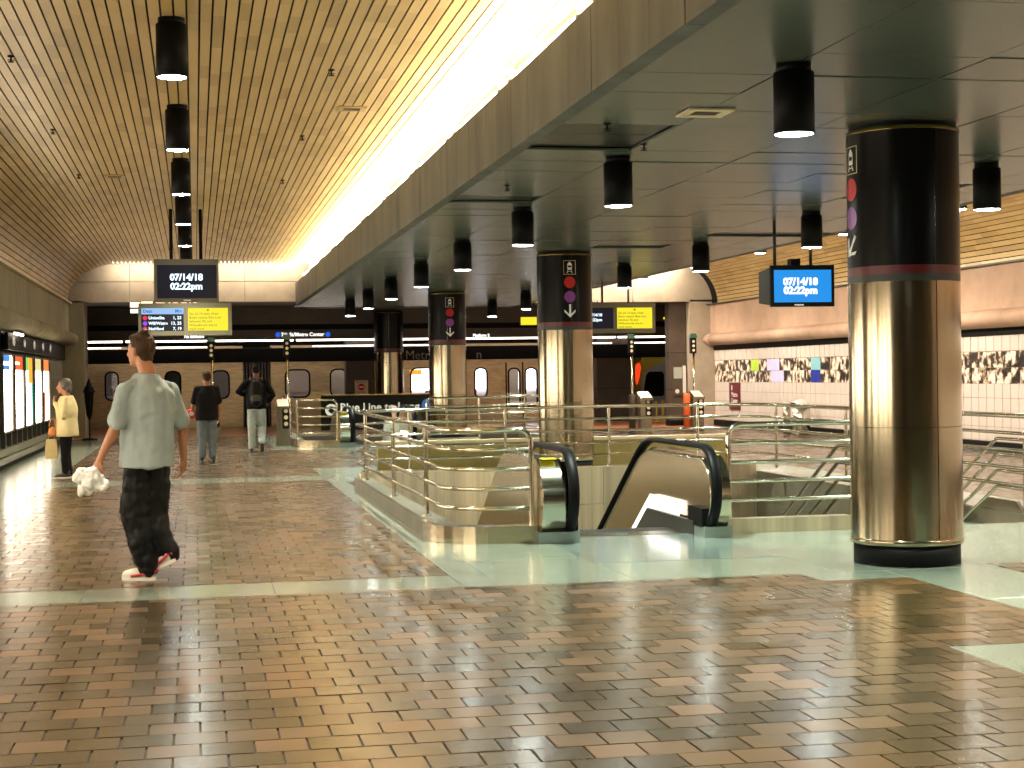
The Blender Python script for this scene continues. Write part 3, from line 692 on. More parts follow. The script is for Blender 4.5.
def well(oy, far):
    w = 'far' if far else 'near'
    # lining of the well
    s = struct('wall_well', 'steel lined escalator well, the %s one of two' % w, 'wall')
    X0, X1, Y0, Y1 = 2.3, 8.2, oy+.2, oy+8.7
    for k in range(5):
        a = X0+(X1-X0)*k/5; b = X0+(X1-X0)*(k+1)/5
        for z0, z1 in ((-.42, .12), (-1.1, -.425), (-3.0, -1.105)): MB().box(a+.003, b-.003, Y1, Y1+.06, z0, z1).build('steel_panel', M['steel_well'], s, fix=False)
    for k in range(4):
        a = Y0+(Y1-Y0)*k/4; b = Y0+(Y1-Y0)*(k+1)/4
        for z0, z1 in ((-.42, .0), (-3.0, -.425)):
            MB().box(X0-.06, X0, a+.003, b-.003, z0, z1).build('steel_panel', M['steel_warm'], s, fix=False)
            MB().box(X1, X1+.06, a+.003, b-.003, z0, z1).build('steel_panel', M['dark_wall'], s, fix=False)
    MB().box(X0, X1, Y0-.06, Y0, -3.0, -.02).build('steel_panel', M['steel_warm'], s, fix=False)
    MB().box(X0-1, X1+1, Y0-1, Y1+6, -4.3, -4.2).build('lower_floor', M['granite'], s, fix=False)
    MB().box(X0-.06, X0, Y0, Y1, -4.2, -3.0).build('lower_wall', M['olive'], s); MB().box(X1, X1+.06, Y0, Y1, -4.2, -3.0).build('lower_wall', M['olive'], s)
    MB().box(X0, X1, Y0-.06, Y0, -4.2, -3.0).build('lower_wall', M['olive'], s)
    if not far: MB().box(X0, X1, Y1+4, Y1+4.1, -4.2, -.3).build('lower_wall', M['olive'], s)
    MB().box(X0-.02, X1, Y1+.06, Y1+.2, 0, .135).build('cap_curb', M['steel_warm'], s)
    # left curb, front curb and railing in one run
    A = arc(2.62, oy+.42, 0.56, PI, 1.5*PI, 8)
    front = A + [(2.96, oy-.14)]
    c = struct('curb', 'low curb carrying the railing along the %s well' % w, 'curb')
    curb_along([(2.06, oy+7.3), (2.06, oy+.8)], 0.24, 0.135, M['curb_stone'], 'stone_curb', c)
    fr = curb_along([(2.06, oy+.8)] + front, 0.20, 0.15, M['steel_warm'], 'steel_kick_band', c)
    curb_along([(4.74, oy+.02), (5.98, oy+.02)], 0.16, 0.135, M['steel_well'], 'steel_kick_band', c)
    path = [(2.18, oy+7.1), (2.18, oy+.62)] + arc(2.66, oy+.46, 0.48, PI, 1.5*PI, 8) + [(2.93, oy-.02)]
    railing('curved steel railing of five bars wrapping the front corner of the %s escalator well' % w, path,
            [(2.18, oy+6.95), (2.18, oy+3.95), (2.18, oy+1.35)], end_drop=True)
    for k in range(3):  # unseen fittings added to brighten the steel lining of the well
        t = thing('well_fill_light', 'added fill light low on the front wall of the %s well, %s across' % (w, ORD[k]), 'light', (3.3+1.9*k, Y0+.02, -.55), 0, 'added fill lights inside the wells')
        MB().box(-.7, .7, 0, .08, 0, .06).build('housing', M['cream'], t); MB().tube([(-.66, .06, -.025), (.66, .06, -.025)], .018, 8).build('tube', M['tube_lamp'], t)
        Lg = bpy.data.lights.new('tube_light', 'AREA'); Lg.shape = 'RECTANGLE'; Lg.size = 1.3; Lg.size_y = .1; Lg.energy = 30; Lg.color = (1, .8, .5)
        lo = bpy.data.objects.new('tube_light', Lg); COL.objects.link(lo); lo.parent = t; lo.location = (0, .12, -.03); lo.rotation_euler = (D(86), 0, 0)
    back = [(2.18, oy+7.2)] + arc(2.9, oy+8.05, .72, PI, PI/2, 6) + [(7.1, oy+8.77)] + arc(7.1, oy+7.77, 1.0, PI/2, 0, 8) + [(8.14, oy+1.2), (8.14, oy+.3)]
    if far: back = [(4.9+3.2, oy+.6)] + [(8.1, oy+1.2)]
    if not far:
        railing('long five bar steel railing along the back and stair side of the near well', back,
            [(3.0, oy+8.77), (4.4, oy+8.77), (5.95, oy+8.77), (7.3, oy+8.75), (8.1, oy+7.6), (8.14, oy+5.2), (8.14, oy+2.6), (8.14, oy+.45)])
        railing('straight steel railing between escalator newel and big column, top bar bent down', [(4.82, oy+.1), (6.06, oy+.1)], [(6.06, oy+.1)], start_drop=True)
    else:
        railing('steel railing beside the far escalator with a rounded corner, partly behind a column', [(4.86, oy+.1), (7.0, oy+.1)] + arc(7.0, oy+.6, .5, -PI/2, 0, 6) + [(7.5, oy+4.5)],
            [(6.0, oy+.1), (7.45, oy+.4), (7.5, oy+2.5)], start_drop=True)
well(14.0, False); well(33.9, True)

# ------------------------------------------------------------------ escalators
def newel_path(yf, zt, inset=0.0, ylev=None, drop=7.5):
    ylev = YLEV[0] if ylev is None else ylev
    """(y, z) outline of a balustrade: bottom front -> round the newel -> level -> down the slope"""
    zt -= inset; r = (zt-0.14+inset*0)/2 ; r = 0.37-inset
    zc = zt-r; yc = yf+0.37
    pts = [(yc-r*math.sin(a), zc-r*math.cos(a)) for a in [PI*k/14*1.0 for k in range(0, 15)]]
    y1 = yf+ylev; pts.append((yc+0.6, zt)); R = 1.2-inset; n = 8
    for k in range(n+1):
        a = D(30)*k/n; pts.append((y1-.1+(R)*math.sin(a), zt-R*(1-math.cos(a))))
    y, z = pts[-1]; pts.append((y+drop, z-drop*math.tan(D(30))))
    return pts
YLEV = [2.05]
def escalator(oy, label):
    t = thing('escalator', label, 'escalator', (3.9, oy, 0), 0, 'escalators going down from the hall')
    yf, zt, DR = -.42, 0.815, 6.2
    outer = newel_path(yf, zt, 0, drop=DR); inner = newel_path(yf, zt-0.055, 0.0, drop=DR)
    for s in (-1, 1):
        YLEV[0] = 1.65 if s < 0 else 2.05
        xi = s*0.66; xh0, xh1 = (xi, xi+s*0.095); xo = s*0.95 if s < 0 else s*0.90
        if s > 0: xi = .585; xh0, xh1 = .585, .685; xo = .79
        if s < 0: xi = -.62; xh0, xh1 = -.62, -.72; xo = -.93
        b = newel_path(yf+.035, zt-.035, 0.0, drop=DR)
        # inner panel (flat steel sheet), outer panel, rounded deck band between
        lowi = [(b[-1][0], b[-1][1]-.85), (2.2, -.25), (b[0][0]+.2, -.02)]
        m = MB(); m.prism([(y, z) for y, z in newel_path(yf+.06, zt-.06, .05, drop=DR)] + [(b[-1][0], b[-1][1]-1.0), (2.0, -.30), (yf+.37, -.02)], min(xh0, xh1)+.03, max(xh0, xh1)-.03, 'x'); m.build('inner_panel', M['steel_warm'], t)
        fp = newel_path(yf+.065, zt-.065, .055, drop=DR); xf = (min(xh0, xh1)+.03 if s > 0 else max(xh0, xh1)-.03)
        MB().tube([(xf, y, z) for y, z in fp], .011, 6).build('edge_trim', M['rail'], t, fix=False)
        op = newel_path(yf+.08, zt-.08, 0.0, drop=DR)
        m = MB(); m.prism(op + [(op[-1][0], op[-1][1]-1.2), (2.0, -.5), (yf+.40, -.02)], min(xo, xh1), max(xo, xh1), 'x', True)
        me = m.build('outer_casing', M['steel_warm'], t)
        m = MB(); q = newel_path(yf+.075, zt-.075, 0.0, drop=DR); m.strip(q, xh1, xo); m.build('deck_band', M['rail'], t, fix=False)
        # handrail: flattened black rubber loop
        xc = (xh0+xh1)/2
        h = newel_path(yf, zt, 0, drop=DR)
        m = MB(); pf = [(-.045, -.02), (-.05, .0), (-.035, .022), (.035, .022), (.05, .0), (.045, -.02)]
        h = [(yf+.37+.12, h[0][1])] + h; n = len(h); vs = []
        for i, (y, z) in enumerate(h):
            a = Vector(h[max(0, i-1)]); c = Vector(h[min(n-1, i+1)]); d = (c-a).normalized(); nr = Vector((d.y, -d.x))*-1
            nr = Vector((-d.y, d.x)) 
            sgn = 1
            for (px, pn) in pf:
                vs.append((xc+px, y+nr.x*pn*-1*-1, z+nr.y*pn))
        k = len(pf)
        fs = [(i*k+j, i*k+(j+1) % k, (i+1)*k+(j+1) % k, (i+1)*k+j) for i in range(n-1) for j in range(k)]
        m.add(vs, fs, True); m.build('handrail', M['black_rubber'], t)
        # handrail entry box and newel base
        m = MB(); m.box(min(xh0, xh1)-.03, max(xh0, xh1)+.03, yf+.20, yf+.62, .09, .26); m.build('handrail_inlet', M['black_rubber'], t)
        m = MB(); m.box(min(xi, xo)-.03, max(xi, xo)+.03, yf+.14, yf+1.0, -.02, .10); m.build('newel_base', M['plate'], t)
        m = MB(); yl, zl = yf+.30, zt-.115
        MB().box(min(xh1, xo)+.03, max(xh1, xo)-.05, yf+.24, yf+.36, zt-.079, zt-.071).build('warning_label', M['yellow_label'], t)
    sk = [(yf+.45, -.02), (yf+.45, .13), (1.55, .13), (8.0, -3.6), (8.0, -4.1), (1.5, -.35)]
    m = MB(); m.prism(sk, .545, .575, 'x'); m.build('skirt_panel', M['dark'], t)
    m = MB(); m.prism(sk, -.61, -.58, 'x'); m.build('skirt_panel', M['dark'], t)
    lp = [(.55, .135), (.55, .27), (1.52, .27), (7.0, -2.89), (7.0, -3.03), (1.5, .135)]
    m = MB(); m.prism(lp, .573, .583, 'x'); m.build('skirt_light', M['skirt_light'], t)
    m = MB(); m.box(-.86, .74, -1.8, .2, -.03, .001); bevel(m.build('landing_plate', M['plate'], t), .001)
    m = MB(); m.box(-.58, .545, .2, .48, -.03, .004); m.build('comb_plate', M['rail_dark'], t)
    for k in range(14):
        z = -.01-max(0, k-2)*.20 if k > 2 else -.01-.04*k
        y = .48+k*.40 if k < 3 else .48+3*.40+(k-3)*.36
        m = MB(); m.box(-.58, .545, y, y+.40, z-.2, z)
        for q in range(22): m.box(-.56+q*.05, -.535+q*.05, y+.01, y+.39, z, z+.008)
        m.build('step', M['dark'], t, fix=False)
    return t
M['skirt_light'] = emit('escalator_skirt_light', (1.0, 0.9, 0.82), 3.0)
escalator(14.0, 'steel escalator going down with black handrails beside the big column')
escalator(33.9, 'far steel escalator going down below the black wall sign')

# ------------------------------------------------------------------ stairs beside the near escalator
st = thing('staircase', 'wide granite stair going down beside the escalator with steel bar handrails', 'stairs', (7.2, 15.6, 0))
for k in range(16):
    MB().box(-1.14, 1.02, .32*k, .32*k+.34, -.17*(k+1)-.17, -.17*(k+1)).build('step', M['granite'], st, fix=False)
MB().prism([(-1.4, 0), (.0, 0), (4.9, -2.6), (4.9, -3.0), (-1.4, -.4)], -1.2, -1.14, 'x').build('side_wall', M['steel_warm'], st)
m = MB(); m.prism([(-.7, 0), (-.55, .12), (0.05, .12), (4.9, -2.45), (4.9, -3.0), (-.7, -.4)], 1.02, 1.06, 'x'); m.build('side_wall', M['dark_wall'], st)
for s, x, y0 in ((-1, -1.07, -.95), (1, .955, -.3)):
    for k in range(4):
        z = .76-.165*k
        MB().tube([(x, y0-.55, z), (x, y0-.02, z), (x, y0+.03, z-.01), (x, y0+4.2, z-.01-4.17*.54)], .0185, 8).build('handrail', M['rail_dark'] if s < 0 else M['rail'], st, fix=False)
    for y in ((y0-.55, 0), (y0+1.6, -.87), (y0+3.4, -1.84)):
        MB().tube([(x, y[0], y[1]-.12 if y[1] < 0 else 0), (x, y[0], y[1]+.76)], .018, 8).build('handrail_post', M['rail'], st, fix=False)
# parapet behind the near well
pp = tag(empty('parapet', (5.2, 25.3, 0)), 'low olive tiled parapet with pale cap behind the near well', 'wall', kind='structure')
for k in range(7): MB().box(-2.38+.83*k+.004, -2.38+.83*(k+1)-.004, 0, .14, 0, .40).build('tile_panel', M['olive'], pp, fix=False)
MB().box(-2.40, 3.46, -.03, .17, .40, .45).build('cap', M['cream'], pp)

# ------------------------------------------------------------------ poster light boxes along the concrete wall
def lb(name, c, s=1.0): return emit('lit_'+name, c, E_BOX*s)
M['box_white'] = lb('poster_white', (1.0, 0.86, 0.66))
M['box_side'] = lb('poster_side', (0.95, 0.62, 0.36), .6)
HEAD = [[('blue', (0.03, 0.28, 0.75)), 'white'], [('orange', (0.95, 0.11, 0.02)), None], [('green', (0.25, 0.7, 0.12)), 'amber'], [('straw', (0.8, 0.68, 0.3)), None], [('tangerine', (0.95, 0.25, 0.05)), None]]
for h in HEAD: M['hd_'+h[0][0]] = emit('lit_header_'+h[0][0], h[0][1], 1.1)
M['amber'] = emit('lit_amber', (1.0, 0.42, 0.03), 1.2)
M['teal'] = emit('lit_teal', (0.1, 0.75, 0.55), 1.2); M['rust'] = emit('lit_rust', (0.75, 0.13, 0.04), 1.2)
BOXN = ['with blue header', 'with orange header', 'with green and amber header', 'with straw header', 'with rust coloured side']
def poster(i, y, where):
    t = thing('poster_lightbox', 'lit poster box %s, %s' % (BOXN[i], where), 'poster', (-3.25, y-.15, 0 if 'woman' in where else .33), 0, 'lit poster boxes along the concrete wall')
    W = 1.5; z0, z1 = .62, 1.95
    m = MB()
    for (a, b, c, d) in ((-.03, 0, z0-.03, z1+.03), (W, W+.03, z0-.03, z1+.03), (0, W, z0-.03, z0), (0, W, z1, z1+.03)): m.box(-.1, .08, a, b, c, d)
    m.box(-.1, .0, 0, W, z0, z1)
    m.build('frame', M['dark'], t, fix=False)
    hz = z1-.26
    MB().box(.0, .05, .01, W-.01, z0+.01, hz).build('lit_face', M['box_white'], t)
    MB().box(.0, .052, .01, W-.01, hz, z1-.01).build('header_strip', M['hd_'+HEAD[i][0][0]], t)
    if i == 0:
        MB().box(.0, .053, .1, W*.72, hz+.08, hz+.14).build('white_bar', M['box_white'], t); MB().box(.0, .053, W*.8, W-.01, hz, z1-.01).build('white_corner', M['box_white'], t)
    if i == 1: MB().box(.0, .053, .2, W*.6, hz+.10, hz+.15).build('pale_bar', M['box_side'], t)
    if i == 2:
        MB().box(.0, .053, W*.5, W-.01, hz-.25, z1-.01).build('amber_block', M['amber'], t)
        MB().box(.0, .053, W*.86, W-.01, z0+.01, hz-.25).build('teal_edge', M['teal'], t)
    if i == 4:
        MB().box(.0, .053, .01, W*.45, z0+.01, hz-.45).build('rust_block', M['rust'], t); MB().box(.0, .053, W*.8, W-.01, hz-.5, hz).build('pale_bar', M['box_side'], t)
    if i == 0: MB().box(.0, .053, W*.8, W-.01, z0+.01, hz).build('side_strip', M['box_side'], t)
    for yy in (.3, W-.3): MB().box(-.02, .06, yy-.06, yy+.06, .10 if 'woman' in where else -.38, z0-.03).build('leg', M['dark'], t)
    return t
WH = ['next to the pier end', 'in the bank between the camera and the pier', 'beside the viewpoint outside the frame']
for b, Y0 in enumerate((28.36, 16.3, 5.0)):
    for i in range(5): poster(i, Y0+1.82*i, ['beside the woman in cream', 'in the bank before the visible row', 'in the bank beside the viewpoint'][b])
    if b: continue
    t = thing('header_panel', 'black panel with round grey discs above the lit posters' + ['', ', second bank out of view', ', third bank out of view'][b], 'sign', (-3.13, Y0, 0 if b == 0 else .42), 0)
    MB().box(-.03, .03, -.1, 9.0, 2.03, 2.32).build('backing', M['black'], t)
    for i in range(5):
        m = MB(); m.prism([(.75+1.82*i+.22*math.cos(2*PI*k/20), 2.19+.085*math.sin(2*PI*k/20)) for k in range(20)], .03, .04, 'x'); m.build('disc', M['tile_grey'], t)
    MB().tube([(.09, .4, 2.315), (.09, 1.7, 2.315)], .02, 8).build('tube', M['tube_lamp'], t); MB().box(.0, .12, .3, 1.8, 2.335, 2.35).build('tube_housing', M['dark'], t)

# ------------------------------------------------------------------ hanging displays
def screen(parent, x0, x1, z0, z1, mt, y=0.0, name='screen'):
    return MB().box(x0, x1, y-.004, y, z0, z1).build(name, mt, parent)
t = thing('clock_display', 'hanging screen showing white date and time 07/14/18 on black', 'display', (-.12, 28.0, 0))
MB().box(-.545, .545, .0, .12, 2.80, 3.54).build('case', M['screen_case'], t); screen(t, -.49, .51, 2.87, 3.44, M['lit_dark'])
text('07/14/18', .155, M['lit_text'], t, (.0, -.006, 3.225), bold=.006, depth=.001); text('02:22pm', .155, M['lit_text'], t, (.0, -.006, 3.07), bold=.006, depth=.001)
MB().box(-.05, .07, -.006, 0, 2.825, 2.845).build('maker_plate', M['white'], t)
for x in (-.25, .25): MB().tube([(x, .06, 3.54), (x, .06, 4.42)], .03, 8).build('hanger', M['black'], t)
def info(x, y, label, left):
    t = thing('departure_display', label, 'display', (x, y, 0), 0, 'twin departure screens')
    MB().box(-.87, .87, .0, .12, 2.31, 2.93).build('case', M['screen_case'], t)
    screen(t, -.81, -.03, 2.40, 2.83, M['lit_dark']); screen(t, .05, .80, 2.40, 2.83, M['lit_yellow'])
    e = -.006
    if left:
        screen(t, -.81, -.03, 2.715, 2.83, M['lit_head'], -.004, 'header')
        text('Dest', .085, M['blue'], t, (-.78, -.009, 2.772), align='LEFT', depth=.0005, bold=.002); text('Min', .085, M['blue'], t, (-.06, -.009, 2.772), align='RIGHT', depth=.0005, bold=.002)
        for k, (a, b, c) in enumerate((('UnionSta', '1, 23', 'lit_red'), ('Wil/Wstrn', '13, 25', 'lit_purple'), ('NoHlwd', '7, 19', 'lit_red'))):
            z = 2.645-.103*k
            text(a, .080, M['lit_text'], t, (-.68, e, z), align='LEFT', depth=.001, bold=.002); text(b, .080, M['lit_text'], t, (-.07, e, z), align='RIGHT', depth=.001, bold=.002)
            m = MB(); m.prism([(-.745+.042*math.cos(2*PI*q/20), z+.042*math.sin(2*PI*q/20)) for q in range(20)], -.008, -.003, 'y'); m.build('line_dot', M[c], t)
    else:
        text('07/14/18', .085, M['lit_text'], t, (-.42, e, 2.68), depth=.001, bold=.002); text('02:22pm', .085, M['lit_text'], t, (-.42, e, 2.58), depth=.001, bold=.002)
    for k, s in enumerate(('Sat, Jul 14 open close:', 'Buses replace Blue Line', 'between 7St and', 'Willowbrook due to', 'track work.')):
        text(s, .062, M['txt_dark'], t, (.075, e, 2.72-.072*k), align='LEFT', depth=.0005)
    m = MB(); m.prism([(.40, 2.775), (.45, 2.775), (.425, 2.815)], -.007, -.003, 'y'); m.build('warning_triangle', M['txt_dark'], t)
    for q in (-.245, .31): MB().tube([(q, .06, 2.93), (q, .06, 4.42 if left else ZL+.02)], .022, 8).build('hanger', M['dark'], t)
info(-.165, 31.0, 'twin hanging screen with destination list and yellow notice below the clock display', True)
info(8.52, 32.0, 'twin hanging screen with yellow notice behind the middle column', False)
t = thing('television', 'hanging black television with bright blue screen below the metal ceiling', 'display', (7.45, 19.0, 0), D(-4))
MB().box(-.36, .46, .0, .06, 2.29, 2.81).build('bezel', M['black'], t)
m = MB(); m.prism([(.06, 2.31), (.62, 2.36), (.62, 2.76), (.06, 2.79)], -.34, .44, 'x'); m.build('housing', M['dark'], t)
screen(t, -.32, .42, 2.345, 2.75, M['lit_sky'])
text('07/14/18', .125, M['lit_white'], t, (.02, -.007, 2.60), bold=.006, depth=.001); text('02:22pm', .125, M['lit_white'], t, (.02, -.007, 2.49), bold=.006, depth=.001)
MB().box(-.06, .06, -.005, 0, 2.305, 2.32).build('maker_plate', M['white'], t)
for x in (-.25, .22): MB().tube([(x, .2, 2.75), (x, .2, ZL+.02)], .022, 8).build('hanger', M['dark'], t)
MB().box(-.06, .06, .12, .28, 2.78, 2.90).build('bracket', M['black'], t)

# ------------------------------------------------------------------ platform signs, bands and lamps
bd = struct('trim_1', 'dark band and light line over the platform edge', 'sign band')
MB().box(-6, 17.9, 47.5, 47.8, 3.05, 3.56).build('upper_band', M['dark_brown'], bd)
MB().box(-6, 17.9, 47.55, 47.8, 2.885, 3.05).build('black_band', M['black'], bd)
MB().box(-6, 17.9, 47.45, 47.8, 2.60, 2.885).build('name_band', M['dark_brown'], bd)
MB().box(-6, 17.9, 47.6, 47.8, 1.94, 2.35).build('lower_band', M['black'], bd)
for k in range(9):
    x0 = -4.4+k*2.45
    t = thing('line_light', 'slim white tube light under the platform name band, %s along the platform' % ORD[k], 'light', (x0, 47.5, 2.55), 0, 'tube lights over the platform edge')
    MB().box(0, 2.36, -.02, .06, .0, .045).build('tube', M['line_lamp'], t); MB().box(-.02, 2.38, .0, .1, .045, .06).build('housing', M['dark'], t)
    if k % 3 != 2:
        t = thing('line_light', 'slim white tube light below the platform name band, lower %s along the platform' % ORD[k], 'light', (x0+.5, 47.75, 2.385), 0, 'tube lights over the platform edge')
        MB().box(0, 1.8, -.02, .03, .0, .028).build('tube', M['line_lamp'], t); MB().box(-.02, 1.82, .0, .05, .028, .04).build('housing', M['dark'], t)
def sign(name, label, loc): return thing(name, label, 'sign', loc)
t = sign('station_name_sign', 'station name 7th St/Metro Center in lit letters between blue dots', (3.13, 47.44, 2.735))
MB().box(-.85, .85, -.012, 0, -.1, .1).build('board', M['dark_brown'], t)
text('7th St/Metro Center', .15, M['lit_white'], t, (0, -.014, 0), bold=.004)
for x in (-.72, .74):
    m = MB(); m.prism([(x+.075*math.cos(2*PI*k/20), .075*math.sin(2*PI*k/20)) for k in range(20)], -.018, -.012, 'y'); m.build('blue_dot', M['lit_blue'], t)
t = sign('station_name_sign', 'small lit white name sign below the departure screens', (-.01, 47.44, 2.70)); MB().box(-.31, .31, -.012, 0, -.075, .075).build('board', M['dark_brown'], t)
text('7th St/Metro', .11, M['lit_white'], t, (0, -.014, 0), bold=.008)
t = sign('platform_number_sign', 'small lit platform sign between the third and middle columns', (8.47, 47.44, 2.66)); MB().box(-.26, .26, -.012, 0, -.075, .075).build('board', M['dark_brown'], t)
text('Platform 2', .12, M['lit_white'], t, (0, -.014, 0), bold=.006)
M['letter_grey'] = mat('dull_grey_letter', (0.16, 0.14, 0.10), 0.6)
t = sign('line_name_letters', 'large grey letters Metro on the black band over the train', (6.7, 47.58, 2.085))
text('Metro', .37, M['letter_grey'], t, (-.05, 0, 0), depth=.01); text('n', .37, M['letter_grey'], t, (1.72, 0, 0), depth=.01)
t = sign('exit_sign', 'lit white and red sign behind the departure screens', (-1.47, 41.9, 3.285)); MB().box(-.13, .13, 0, .05, -.12, .17).build('case', M['black'], t)
MB().box(-.12, .12, -.005, 0, -.11, -.005).build('white_face', M['lit_white'], t); MB().box(-.12, .12, -.005, 0, .045, .16).build('pink_face', M['box_side'], t)
for q in (-.08, .08): MB().tube([(q, .02, .16), (q, .02, .2)], .012, 6).build('hanger', M['dark'], t)
t = sign('message_strip', 'thin lit message strip above the departure screens', (-.62, 41.93, 3.44)); MB().box(-.72, .72, 0, .05, -.03, .03).build('case', M['black'], t)
for k, (a, b) in enumerate(((-.7, -.42), (-.34, -.1), (-.02, .22), (.3, .44), (.5, .55), (.6, .7))): MB().box(a, b, -.004, 0, -.02, .02).build('lit_dash', M['box_side'], t)
for q in (-.5, .5): MB().tube([(q, .02, .03), (q, .02, .06)], .012, 6).build('hanger', M['dark'], t)
t = sign('message_strip', 'thin lit message strip above the yellow notice screen', (11.2, 41.94, 3.33)); MB().box(-.72, .72, 0, .05, -.03, .03).build('case', M['black'], t)
for a, b in ((-.6, -.5), (-.42, -.2), (-.12, .02), (.1, .36), (.44, .6)): MB().box(a, b, -.004, 0, -.02, .02).build('lit_dash', M['lit_white'], t)
for q in (-.5, .5): MB().tube([(q, .045, .03), (q, .045, .13)], .012, 6).build('hanger', M['dark'], t)
for x0, x1, z0, z1, l in ((9.0, 9.45, 2.86, 3.08, 'small yellow hanging sign beside the middle column'), (13.5, 14.15, 2.80, 2.95, 'yellow sign on the dark band near the tiled wall'), (13.25, 13.75, 3.0, 3.06, 'thin yellow sign strip on the dark band near the tiled wall')):
    t = sign('yellow_sign', l, ((x0+x1)/2, 44.0 if z0 < 2.95 else 44.3, 0)); MB().box((x0-x1)/2, (x1-x0)/2, 0, .05, z0, z1).build('board', M['lit_yellow'], t)
    for q in (-.15, .15): MB().tube([(q, .025, z1), (q, .025, 3.57)], .012, 6).build('hanger', M['dark'], t)
# black wall sign over the far well
t = sign('direction_panel', 'long black wall panel reading Blue Line to Long Beach', (4.62, 42.62-1.9, 0))
MB().box(-1.5, 1.62, 0, .12, .12, 1.0).build('panel', M['black_gloss'], t); MB().box(-1.52, 1.64, -.02, .14, 1.0, 1.03).build('cap', M['brass'], t)
text('Blue Line to Long Beach', .285, M['white'], t, (-1.02, -.006, .69), align='LEFT', bold=.006)
m = MB(); m.prism([(-1.24+.155*math.cos(2*PI*k/28), .64+.155*math.sin(2*PI*k/28)) for k in range(28)], -.01, 0, 'y'); m.build('arrow_roundel', M['white'], t)
m = MB(); m.prism([(-1.24, .54), (-1.14, .64), (-1.19, .64), (-1.19, .73), (-1.29, .73), (-1.29, .64), (-1.34, .64)], -.016, -.01, 'y'); m.build('arrow', M['black'], t)
m = MB(); m.prism([(1.24+.17*math.cos(2*PI*k/28), .72+.17*math.sin(2*PI*k/28)) for k in range(28)], -.01, 0, 'y'); m.build('blue_roundel', M['blue'], t)
# dark platform pillars and the no-entry notice
def pillar(x0, x1, y0, y1, label, mt='dark_brown'):
    t = struct('column_pier', label, 'pillar'); t.location = ((x0+x1)/2, (y0+y1)/2, 0); a, b = (x1-x0)/2, (y1-y0)/2
    MB().box(-a, a, -b, b, 0, 3.57).build('shaft', M[mt], t); MB().box(-a-.01, a+.01, -b-.01, b+.01, 0, .15).build('plinth', M['black'], t)
    for z in (1.0, 2.0): MB().box(-a-.006, a+.006, -b-.006, b+.006, z, z+.012).build('joint_strip', M['black'], t)
    return t
pillar(4.42, 5.30, 47.85, 48.35, 'dark square platform pillar carrying the no entry notice')
pillar(12.15, 13.37, 47.85, 48.4, 'broad dark platform pillar beside the train cab')
pillar(12.8, 13.28, 42.3, 42.7, 'brown pillar with a glazed notice case at the platform opening')
t = sign('no_entry_notice', 'cream do not enter notice with red roundel on dark pillar', (4.88, 47.83, 1.16))
MB().box(-.2, .2, 0, .02, -.21, .2).build('plate', M['cream'], t)
m = MB(); m.prism([(.10*math.cos(2*PI*k/24), .105*math.sin(2*PI*k/24)) for k in range(24)], -.006, 0, 'y'); m.build('red_roundel', M['red'], t); MB().box(-.065, .065, -.009, -.006, -.018, .018).build('white_bar', M['white'], t)
text('DO NOT', .075, M['txt_dark'], t, (0, -.003, .155)); text('ENTER', .075, M['txt_dark'], t, (0, -.003, -.16))
t = sign('notice_case', 'notice case on the brown pillar with pale painted reflections', (13.08, 42.26, 1.25)); MB().box(-.2, .2, 0, .03, -.42, .42).build('frame', M['dark_brown'], t)
MB().box(-.18, .06, -.004, 0, .05, .36).build('sheet', M['tile_grey'], t); MB().box(.08, .17, -.004, 0, -.35, .4).build('reflection_strip', M['tile'], t)  # pale pieces paint the reflections on the pillar cladding
m = MB(); m.prism([(-.08+.06*math.cos(2*PI*k/16), -.3+.06*math.sin(2*PI*k/16)) for k in range(16)], -.004, 0, 'y'); m.build('round_label', M['tile'], t)
t = sign('wall_plaque', 'maroon plaque with white lettering on the cream tiles', (13.985, 40.3, 0)); t.rotation_euler = (0, 0, -PI/2)
MB().box(-.42, .42, -.02, 0, .46, 1.18).build('plate', M['maroon'], t); text('8', .2, M['white'], t, (-.2, -.022, 1.03)); text('Metro', .19, M['white'], t, (0, -.022, .86)); text('Center', .17, M['white'], t, (0, -.022, .70))

# ------------------------------------------------------------------ fare validators, poles, bollards, bars
def validator(x, y, label, orange=False):
    t = thing('fare_validator', label, 'fare gate', (x, y, 0), 0, 'fare validators in front of the platform')
    m = MB(); m.box(-.14, .14, -.1, .22, 0, .80); m.build('pedestal', M['rail_dark'], t)
    m = MB(); m.prism([(-.16, .80), (.24, .80), (.24, .98), (.20, 1.0), (-.16, .86)], -.15, .15, 'x'); m.build('head', M['rail_dark'], t)
    m = MB(); m.prism([(-.162, .862), (.2, 1.004), (.2, 1.012), (-.162, .87)], -.12, .12, 'x'); m.build('reader_plate', M['tile'], t)
    MB().box(-.02, .135, -.105, -.1, .38, .86).build('black_strip', M['black'], t)
    for z in (.48, .62, .76):
        m = MB(); m.prism([(.058+.045*math.cos(2*PI*k/12), z+.045*math.sin(2*PI*k/12)) for k in range(12)], -.109, -.105, 'y'); m.build('symbol', M['cream'], t)
    return t
def gate_pole(x, y, label):
    t = thing('gate_pole', label, 'pole', (x, y, 0), 0, 'sign poles over the fare validators')
    MB().tube([(0, 0, 0), (0, 0, 1.97)], .028, 10).build('shaft', M['rail'], t)
    MB().box(-.09, .06, -.05, .05, 1.94, 2.33).build('sign_head', M['black'], t)
    m = MB(); m.prism([(-.12, 2.33), (.09, 2.33), (.05, 2.44), (-.08, 2.44)], -.06, .06, 'y'); m.build('green_cap', M['green_cap'], t)
    for z in (2.02, 2.13, 2.24):
        m = MB(); m.prism([(-.015+.035*math.cos(2*PI*k/12), z+.035*math.sin(2*PI*k/12)) for k in range(12)], -.054, -.05, 'y'); m.build('symbol', M['cream'], t)
    return t
